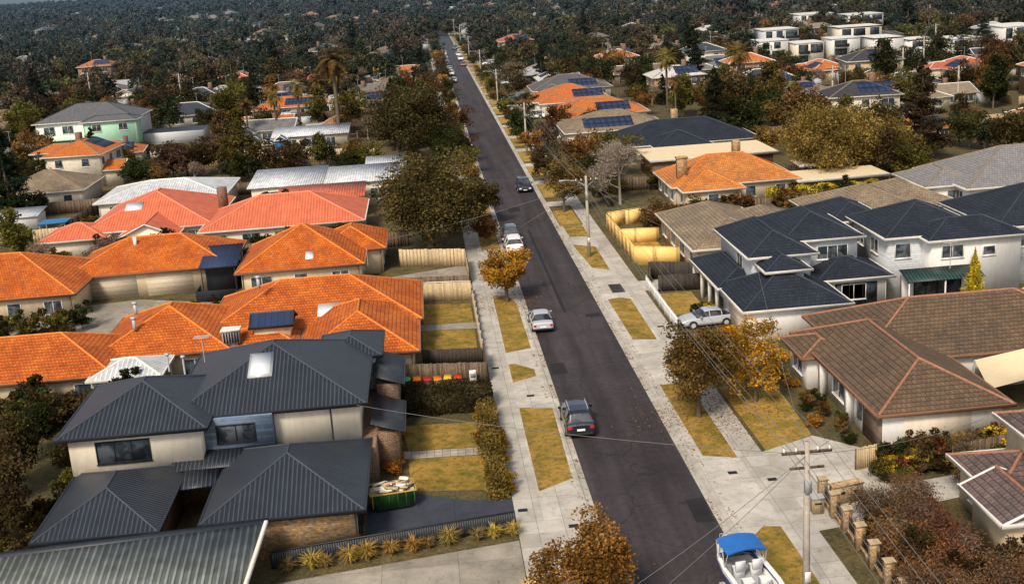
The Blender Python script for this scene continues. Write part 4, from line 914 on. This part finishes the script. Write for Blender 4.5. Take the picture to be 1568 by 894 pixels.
def bin_(x,y,lid,body='green'):
    MTk='lid_%d'%(int(sum(lid)*100))
    if MTk not in MT: MT[MTk]=m_plain(MTk,lid,.5,.08)
    mb=MB(); mb.hexa([(-.22,-.26,.08),(.22,-.26,.08),(.22,.2,.08),(-.22,.2,.08),(-.29,-.34,.95),(.29,-.34,.95),(.29,.34,.95),(-.29,.34,.95)],body)
    mb.hexa([(-.31,-.38,.953),(.31,-.38,.953),(.31,.38,.97),(-.31,.38,.97),(-.28,-.34,1.02),(.28,-.34,1.02),(.28,.36,1.10),(-.28,.36,1.10)],MTk)
    for s in (-1,1): mb.tube((s*.2,.3,.12),(s*.3,.3,.12),.12,'black',n=12,cap=True)
    mb.tube((-.25,.42,1.0),(.25,.42,1.0),.025,'black')
    mb.build('wheelie_bin',(x,y,GZ+.01),R(random.uniform(-12,12)))
RD=(.45,.03,.02);OR=(.65,.16,.01);YL=(.65,.42,.03);GR=(.06,.35,.12)
for i,c in enumerate((GR,OR,RD,OR,YL,RD)): bin_(-3.0+i*.76,82.4-i*.06+random.uniform(-.12,.12),c)
bin_(-.5,121.0,RD,'frame_d'); bin_(.3,120.8,RD,'frame_d')
mb=MB(); mb.box(-.25,.25,-.15,.15,.1,1.4,'white'); mb.box(-.2,.2,-.17,-.152,.9,1.25,'metal'); mb.build('meter_box',(1.9,82.4,0))
mb=MB(); mb.box(-.3,.3,-.25,.25,.1,1.0,'woodp'); mb.box(-.35,.35,-.3,.3,1.0,1.1,'metal'); mb.box(-.2,.2,-.27,-.252,.7,.8,'frame_d'); mb.build('letterbox',(19.6,57.6,0)); mb=MB(); mb.box(-.9,.9,-.25,.25,.1,1.15,'woodp'); mb.box(-.95,.95,-.3,.3,1.15,1.25,'brick')
for x in (-.5,.3): mb.box(x,x+.3,-.27,-.252,.7,.85,'frame_d')
mb.build('letterbox',(21.6,58.6,0),R(10))
poles=[]
def pole(x,y,h=8.6,lamp=True):
    mb=MB(); mb.tube((0,0,-.05),(0,0,h),.19,'pole',.12,10,True)
    mb.box(-1.15,1.15,-.06,.06,h-.55,h-.43,'wood'); 
    for xx in (-1.05,-.5,.5,1.05): mb.tube((xx,0,h-.43),(xx,0,h-.25),.05,'white',.035,8,True)
    mb.box(-.8,.8,-.05,.05,h-1.3,h-1.2,'wood'); mb.tube((-.7,0,h-.6),(0,0,h-1.2),.02,'metal'); mb.tube((.7,0,h-.6),(0,0,h-1.2),.02,'metal')
    mb.box(-.15,.15,-.3,-.1,h-2.4,h-1.8,'metal')
    mb.box(-.14,.14,-.24,-.19,1.6,2.1,'white')
    if lamp:
        mb.tube((0,0,h-1.0),(-1.2,0,h-.4),.035,'metal'); mb.tube((-1.2,0,h-.4),(-2.2,0,h-.3),.035,'metal'); mb.box(-2.8,-2.1,-.12,.12,h-.4,h-.26,'metal')
    mb.build('power_pole',(x,y,GZ)); poles.append((x,y,h))
pole(15.85,48,8.5,False); pole(15.9,119.1); pole(15.9,190); pole(15.9,258); pole(15.9,325); pole(15.9,395); pole(15.9,470); pole(15.9,545)
for x,y in ((-60,300),(95,230),(88,190),(110,255),(72,205),(150,330),(-90,330),(128,290)): pole(x,y,9.5,False)
poles=poles[:8]
def wire(mb,a,b,sag=.5,r=.014,n=12):
    a=Vector(a);b=Vector(b);p=a
    for i in range(1,n+1):
        t_=i/n; q=a.lerp(b,t_); q.z-=4*sag*t_*(1-t_); mb.tube(p,q,r,'wire',n=3); p=q
mb=MB()
for (a,b) in zip([(15.85,-20,8.5)]+poles[:-1],poles):
    for dx in (-1.05,-.5,.5,1.05): wire(mb,(a[0]+dx,a[1],a[2]-.1),(b[0]+dx,b[1],b[2]-.1),.9)
    wire(mb,(a[0],a[1],a[2]-1.2),(b[0],b[1],b[2]-1.2),1.0,.02)
P0=(15.85,48,8.0)
for tgt in ((-6,67.3,5.2),(3.5,38,5),(2.5,40,4.5),(26,66,3.2),(28.5,57,5.0),(26.7,95,5.3)): wire(mb,P0,tgt,.35,.015)
P1=(15.9,119.1,8.0)
for tgt in ((-5.6,122,3),(-3.4,165,3.3),(25,112,3),(29.8,140,3.4),(26,104,5.2),(-2,101,3.2)): wire(mb,P1,tgt,.4,.016)
mb.build('overhead_wires')
# ================================================================== FILLER SUBURB
occ=[(-50,3,44,180),(-52,-3,180,186),(-64,-46,150,188),(-48,-7,198,222),(-77,-43,228,250),(19,62,44,190),(19,46,186,278),(53,76,117,135),(84,142,282,342),(148,192,290,320),(128,162,388,420)]
def free(x,y,m=3):
    if 1.5<x<21: return False
    return not any(a-m<x<b+m and c-m<y<d+m for a,b,c,d in occ)
HM=[]
specs=[(14,11,1,'t_gen'),(16,10,1,'t_gen'),(13,13,1,'t_gen'),(15,9,1,'me_gen'),(12,10,2,'t_gen'),(16,12,1,'me_gen'),(11,9,2,'me_gen'),(18,11,1,'t_gen'),(14,8,1,'me_gen'),(13,11,1,'t_gen')]
for i,(w,d,fl_,k) in enumerate(specs):
    random.seed(100+i); mb=MB(); ze=2.8 if fl_==1 else 5.5; cap='cap_gen' if k=='t_gen' else 'gutter_w'
    kind='gable' if i in (3,8) else 'hip'; r0=(-w/2,w/2,-d/2,d/2)
    part(mb,r0,ze,pitch=22 if i!=8 else 8,kind=kind,k=k,cap=cap,gut='gutter_w',wall='w_gen',auto='SNEW')
    part(mb,(-w/2+1,-w/2+7.5,-d/2-3,0),ze-.05 if fl_==1 else 2.7,pitch=22,kind='hip' if i%2 else 'gable',k=k,cap=cap,gut='gutter_w',wall='w_gen',auto='S')
    if i%3==1: part(mb,(w/2-7,w/2-.8,0,d/2+4),ze+.03,pitch=21,kind='hip',k=k,cap=cap,gut='gutter_w',wall='w_gen',auto='E')
    if i in (1,4,7,9,5): panels(mb,r0,ze,22,'S',-.6,1.1,5 if i!=7 else 7,2)
    if i in (0,2): panels(mb,r0,ze,22,'N',-2,1.1,5,2); panels(mb,r0,ze,22,'E',-2,1.0,4,1)
    mb.box(2,3,1,1.9,ze,ze+2.9,'brickr'); mb.tube((-2,1,ze+1),(-2,1,ze+4.6),.03,'metal'); mb.tube((-2.5,1,ze+4.5),(-1.5,1,ze+4.5),.02,'metal')
    mb.box(w/2+1,w/2+4,-2,1.5,0,2.3,'greywall',top='me_white')
    HM.append(mb.build('suburban_house',mesh_only=True))
random.seed(11)
RC=[((.52,.15,.03),.17),((.38,.18,.07),.09),((.17,.165,.16),.17),((.040,.045,.06),.16),((.18,.12,.075),.16),((.42,.44,.46),.12),((.62,.62,.60),.06),((.28,.22,.15),.11),((.52,.13,.06),.05)]
cols=[c for c,_ in RC]; wts=[w for _,w in RC]; HP=[]
y=176
while y<900:
    xl=[-11]+[-33-21*i for i in range(30)]+[32]+[54+21*i for i in range(40)]
    for x in xl:
        lim_l=-.36*y-25; lim_r=.47*y+40
        if not(lim_l<x<lim_r): continue
        jx=2.5 if y<300 else 4.5; jy=2 if y<300 else 4.5
        px=x+random.uniform(-jx,jx); py=y+random.uniform(-jy,jy)
        if not free(px,py,7): continue
        if random.random()<(.08 if y<300 else .22): continue
        place(random.choice(HM),'suburban_house',(px,py,0),R(random.choice((0,0,0,90,180,-90))+random.uniform(-7,7)),random.choices(cols,wts)[0],random.uniform(.8,1.04)); HP.append((px,py))
    y+=19.5 if y<400 else 23
mb=MB()
for (x,y) in HP:
    if y<420:
        k=random.choice(('wood','wood','woodp')); mb.box(x-10.5,x+10.5,y+9.6,y+9.68,.05,1.8,k); mb.box(x+10.9,x+10.98,y-7,y+9.5,.05,1.7,k)
        if random.random()<.5: xx=x+random.uniform(-8,6); mb.box(xx,xx+3,y+7,y+9.2,0,2.2,'greywall',top='me_white')
mb.build('backyard_fences')
mb=MB()
for xs in (-101,122,-213,245): mb.poly([(xs-3.6,200,GZ+.01),(xs+3.6,200,GZ+.01),(xs+3.6,900,GZ+.01),(xs-3.6,900,GZ+.01)],'asphalt')
mb.build('side_street')
PM=[tree_mesh(40,7.0,7,1.0,36,3400,.34),tree_mesh(41,8.5,7.5,1.0,44,3800,.38),tree_mesh(42,5.5,5.5,.8,26,2400,.32),tree_mesh(43,10,6.5,1.2,44,3600,.38,cone=.35),tree_mesh(44,7.5,9,1.0,54,4200,.38,sparse=.85)]
PC=[DKG,DKG,DKG,OLV,OLV,DBR,DBR,DBR,BRN,BRN,(.040,.040,.016),(.030,.040,.02),(.065,.046,.022),(.16,.09,.028),(.10,.070,.045),(.075,.065,.02)]
HA=np.array(HP)
def near_house(x,y,m=7.5):
    return bool(np.any((np.abs(HA[:,0]-x)<m)&(np.abs(HA[:,1]-y)<m-1.2)))
def mid(x,y,s=1):
    q=random.random()
    if q<.07: ptree(bt2,'bare_tree',x,y,(.17,.12,.09),random.uniform(.8,1.2)*s)
    elif q<.10: ptree(con,'pine_tree',x,y,(.025,.030,.017),random.uniform(.5,.85)*s)
    else: ptree(random.choice(PM),'tree',x,y,random.choice(PC),random.uniform(.55,1.2)*s)
cnt=0
while cnt<440:
    y=150+(random.random()**.8)*240; x=random.uniform(-.36*y-25,.47*y+40)
    if not free(x,y,1) or near_house(x,y,7.4): continue
    cnt+=1; mid(x,y)
def cluster(x0,x1,y0,y1,n,s=1):
    for i in range(n): mid(random.uniform(x0,x1),random.uniform(y0,y1),s)
cluster(-47,-8,187,195,11,.85); cluster(-47,-8,223,229,6,.9); cluster(-78,-66,130,215,14); cluster(-63,-50,190,215,6,.8); cluster(-62,-48,136,150,7,.7); cluster(-60,-50,162,170,3,.7)
cluster(-7,1,200,215,4); cluster(-26,-8,180,186,5,.7); cluster(-44,-28,180,186,4,.7)
cluster(50,62,155,188,9,.9); cluster(22,30,209,213,3,.6); cluster(57,62,134,146,3,.8); cluster(20.5,27,155,172,6,.8); cluster(84,142,276,294,18,.75); cluster(148,195,276,292,12,.8); cluster(86,140,341,347,12,1.0); cluster(120,180,384,396,10,.7); cluster(62,84,140,178,10,.9); cluster(42,50,205,278,9,.8)
y=152
while y<520:
    for x in (5.6,16.6):
        if random.random()<.75: ptree(random.choice(PM[:3]),'street_tree',x,y+random.uniform(-3,3),random.choice((DBR,BRN,DKG,OLV,(.22,.12,.025))),random.uniform(.5,.85))
    y+=12.5
for i in range(80):
    x=random.choice((random.uniform(-3,2.5),random.uniform(19.5,22.5))); y=random.uniform(136,480)
    ptree(random.choice(PM[:3]) if random.random()<.5 else random.choice(BU),'garden_tree',x,y,random.choice(PC),random.uniform(.45,.8))
for i in range(14): ptree(random.choice(PM),'tree',random.uniform(0,22),random.uniform(560,610),random.choice(PC),1.1)
def instancer(name,child_mesh,cname,col,pts):
    mb=MB()
    for (x,y,s,a) in pts:
        h=s/2; c,s_=math.cos(a)*h,math.sin(a)*h
        mb.poly([(x-c+s_,y-s_-c,GZ),(x+c+s_,y+s_-c,GZ),(x+c-s_,y+s_+c,GZ),(x-c-s_,y-s_+c,GZ)],'ground')
    o=mb.build(name,color=col); ch=place(child_mesh,cname,color=col); ch.parent=o
    o.instance_type='FACES'; o.use_instance_faces_scale=True; o.show_instancer_for_render=False; o.show_instancer_for_viewport=False
def cloud(n,y0,y1,house=False,s0=.7,s1=1.4,pw=1.0,m=7.2):
    out=[]; tries=0
    while len(out)<n and tries<n*30:
        tries+=1
        y=y0+(random.random()**pw)*(y1-y0); x=random.uniform(-.37*y-30,.50*y+50)
        if not house and y<910 and near_house(x,y,m): continue
        if y<600 and 1<x<21: continue
        if y<450 and not free(x,y,1): continue
        out.append((x,y,random.uniform(s0,s1),random.uniform(0,6.28) if not house else random.choice((0,1.57,3.14))+random.uniform(-.15,.15)))
    return out
FT=[tree_mesh(60+i,8.5,8.5,.6,30,1000,.75,trunk_r=.2) for i in range(3)]
for i,c in enumerate((DKG,(.024,.032,.016),DBR,(.055,.048,.024),OLV,(.08,.055,.03),(.03,.034,.018))):
    instancer('distant_trees',FT[i%3],'tree_crown',c,cloud(95,320,480,s0=.55,s1=1.1)+cloud(470,430,1200,s0=.6,s1=1.35,m=6.4)+cloud(800,1000,4500,s0=1.0,s1=1.9,pw=1.2))
random.seed(5)
for i,c in enumerate(((.55,.17,.05),(.20,.20,.19),(.06,.065,.08),(.5,.5,.5),(.28,.2,.13))):
    instancer('distant_houses',HM[i],'house',c,cloud(270,900,2600,True,.9,1.3))
mb=MB(); n=60
V=[]
for i in range(n+1):
    a=R(-75+150*i/n); 
    for (d,hh) in ((5200,0),(6500,.5),(8000,1)):
        z=hh*(90+70*math.sin(i*.37)+45*math.sin(i*.9+1)+25*math.sin(i*2.1)); V.append((math.sin(a)*d,math.cos(a)*d,max(-1,z)))
mb.add(V,[(3*i+j,3*i+3+j,3*i+4+j,3*i+1+j) for i in range(n) for j in range(2)],'ground'); mb.build('hills',smooth=True)
# ================================================================== LIGHT, CAMERA
w=bpy.data.worlds.new('World'); sc.world=w; w.use_nodes=True; nt=w.node_tree
sky=nd(nt,'ShaderNodeTexSky',sky_type='NISHITA'); sky.sun_disc=False; EL,AZ=R(43),R(205)
sky.sun_elevation=EL; sky.sun_rotation=AZ; sky.air_density=1.0; sky.dust_density=3.0
hs=nd(nt,'ShaderNodeHueSaturation',{'Saturation':.55,'Color':sky.outputs[0]})
bg=nt.nodes['Background']; nt.links.new(hs.outputs[0],bg.inputs[0]); bg.inputs[1].default_value=.15
sd=bpy.data.lights.new('sun','SUN'); sd.energy=4.1; sd.angle=R(12); sd.color=(1,.875,.71)
so=bpy.data.objects.new('sun',sd); sc.collection.objects.link(so)
S=Vector((math.sin(AZ)*math.cos(EL),math.cos(AZ)*math.cos(EL),math.sin(EL)))
so.rotation_euler=S.to_track_quat('Z','Y').to_euler(); so.location=(0,0,100)
cd=bpy.data.cameras.new('camera'); co=bpy.data.objects.new('camera',cd); sc.collection.objects.link(co)
RM=(Matrix.Rotation(-.06308,3,'Z')@Matrix.Rotation(math.pi/2-.26976,3,'X')@Matrix.Rotation(-math.atan(.065),3,'Z')).to_4x4()
RM.translation=(0,0,30); co.matrix_world=RM
cd.sensor_width=36; cd.lens=1800/1568*36; cd.clip_end=20000; cd.clip_start=.5; sc.camera=co
sc.view_settings.view_transform='Standard'; sc.view_settings.look='None'; sc.view_settings.exposure=0
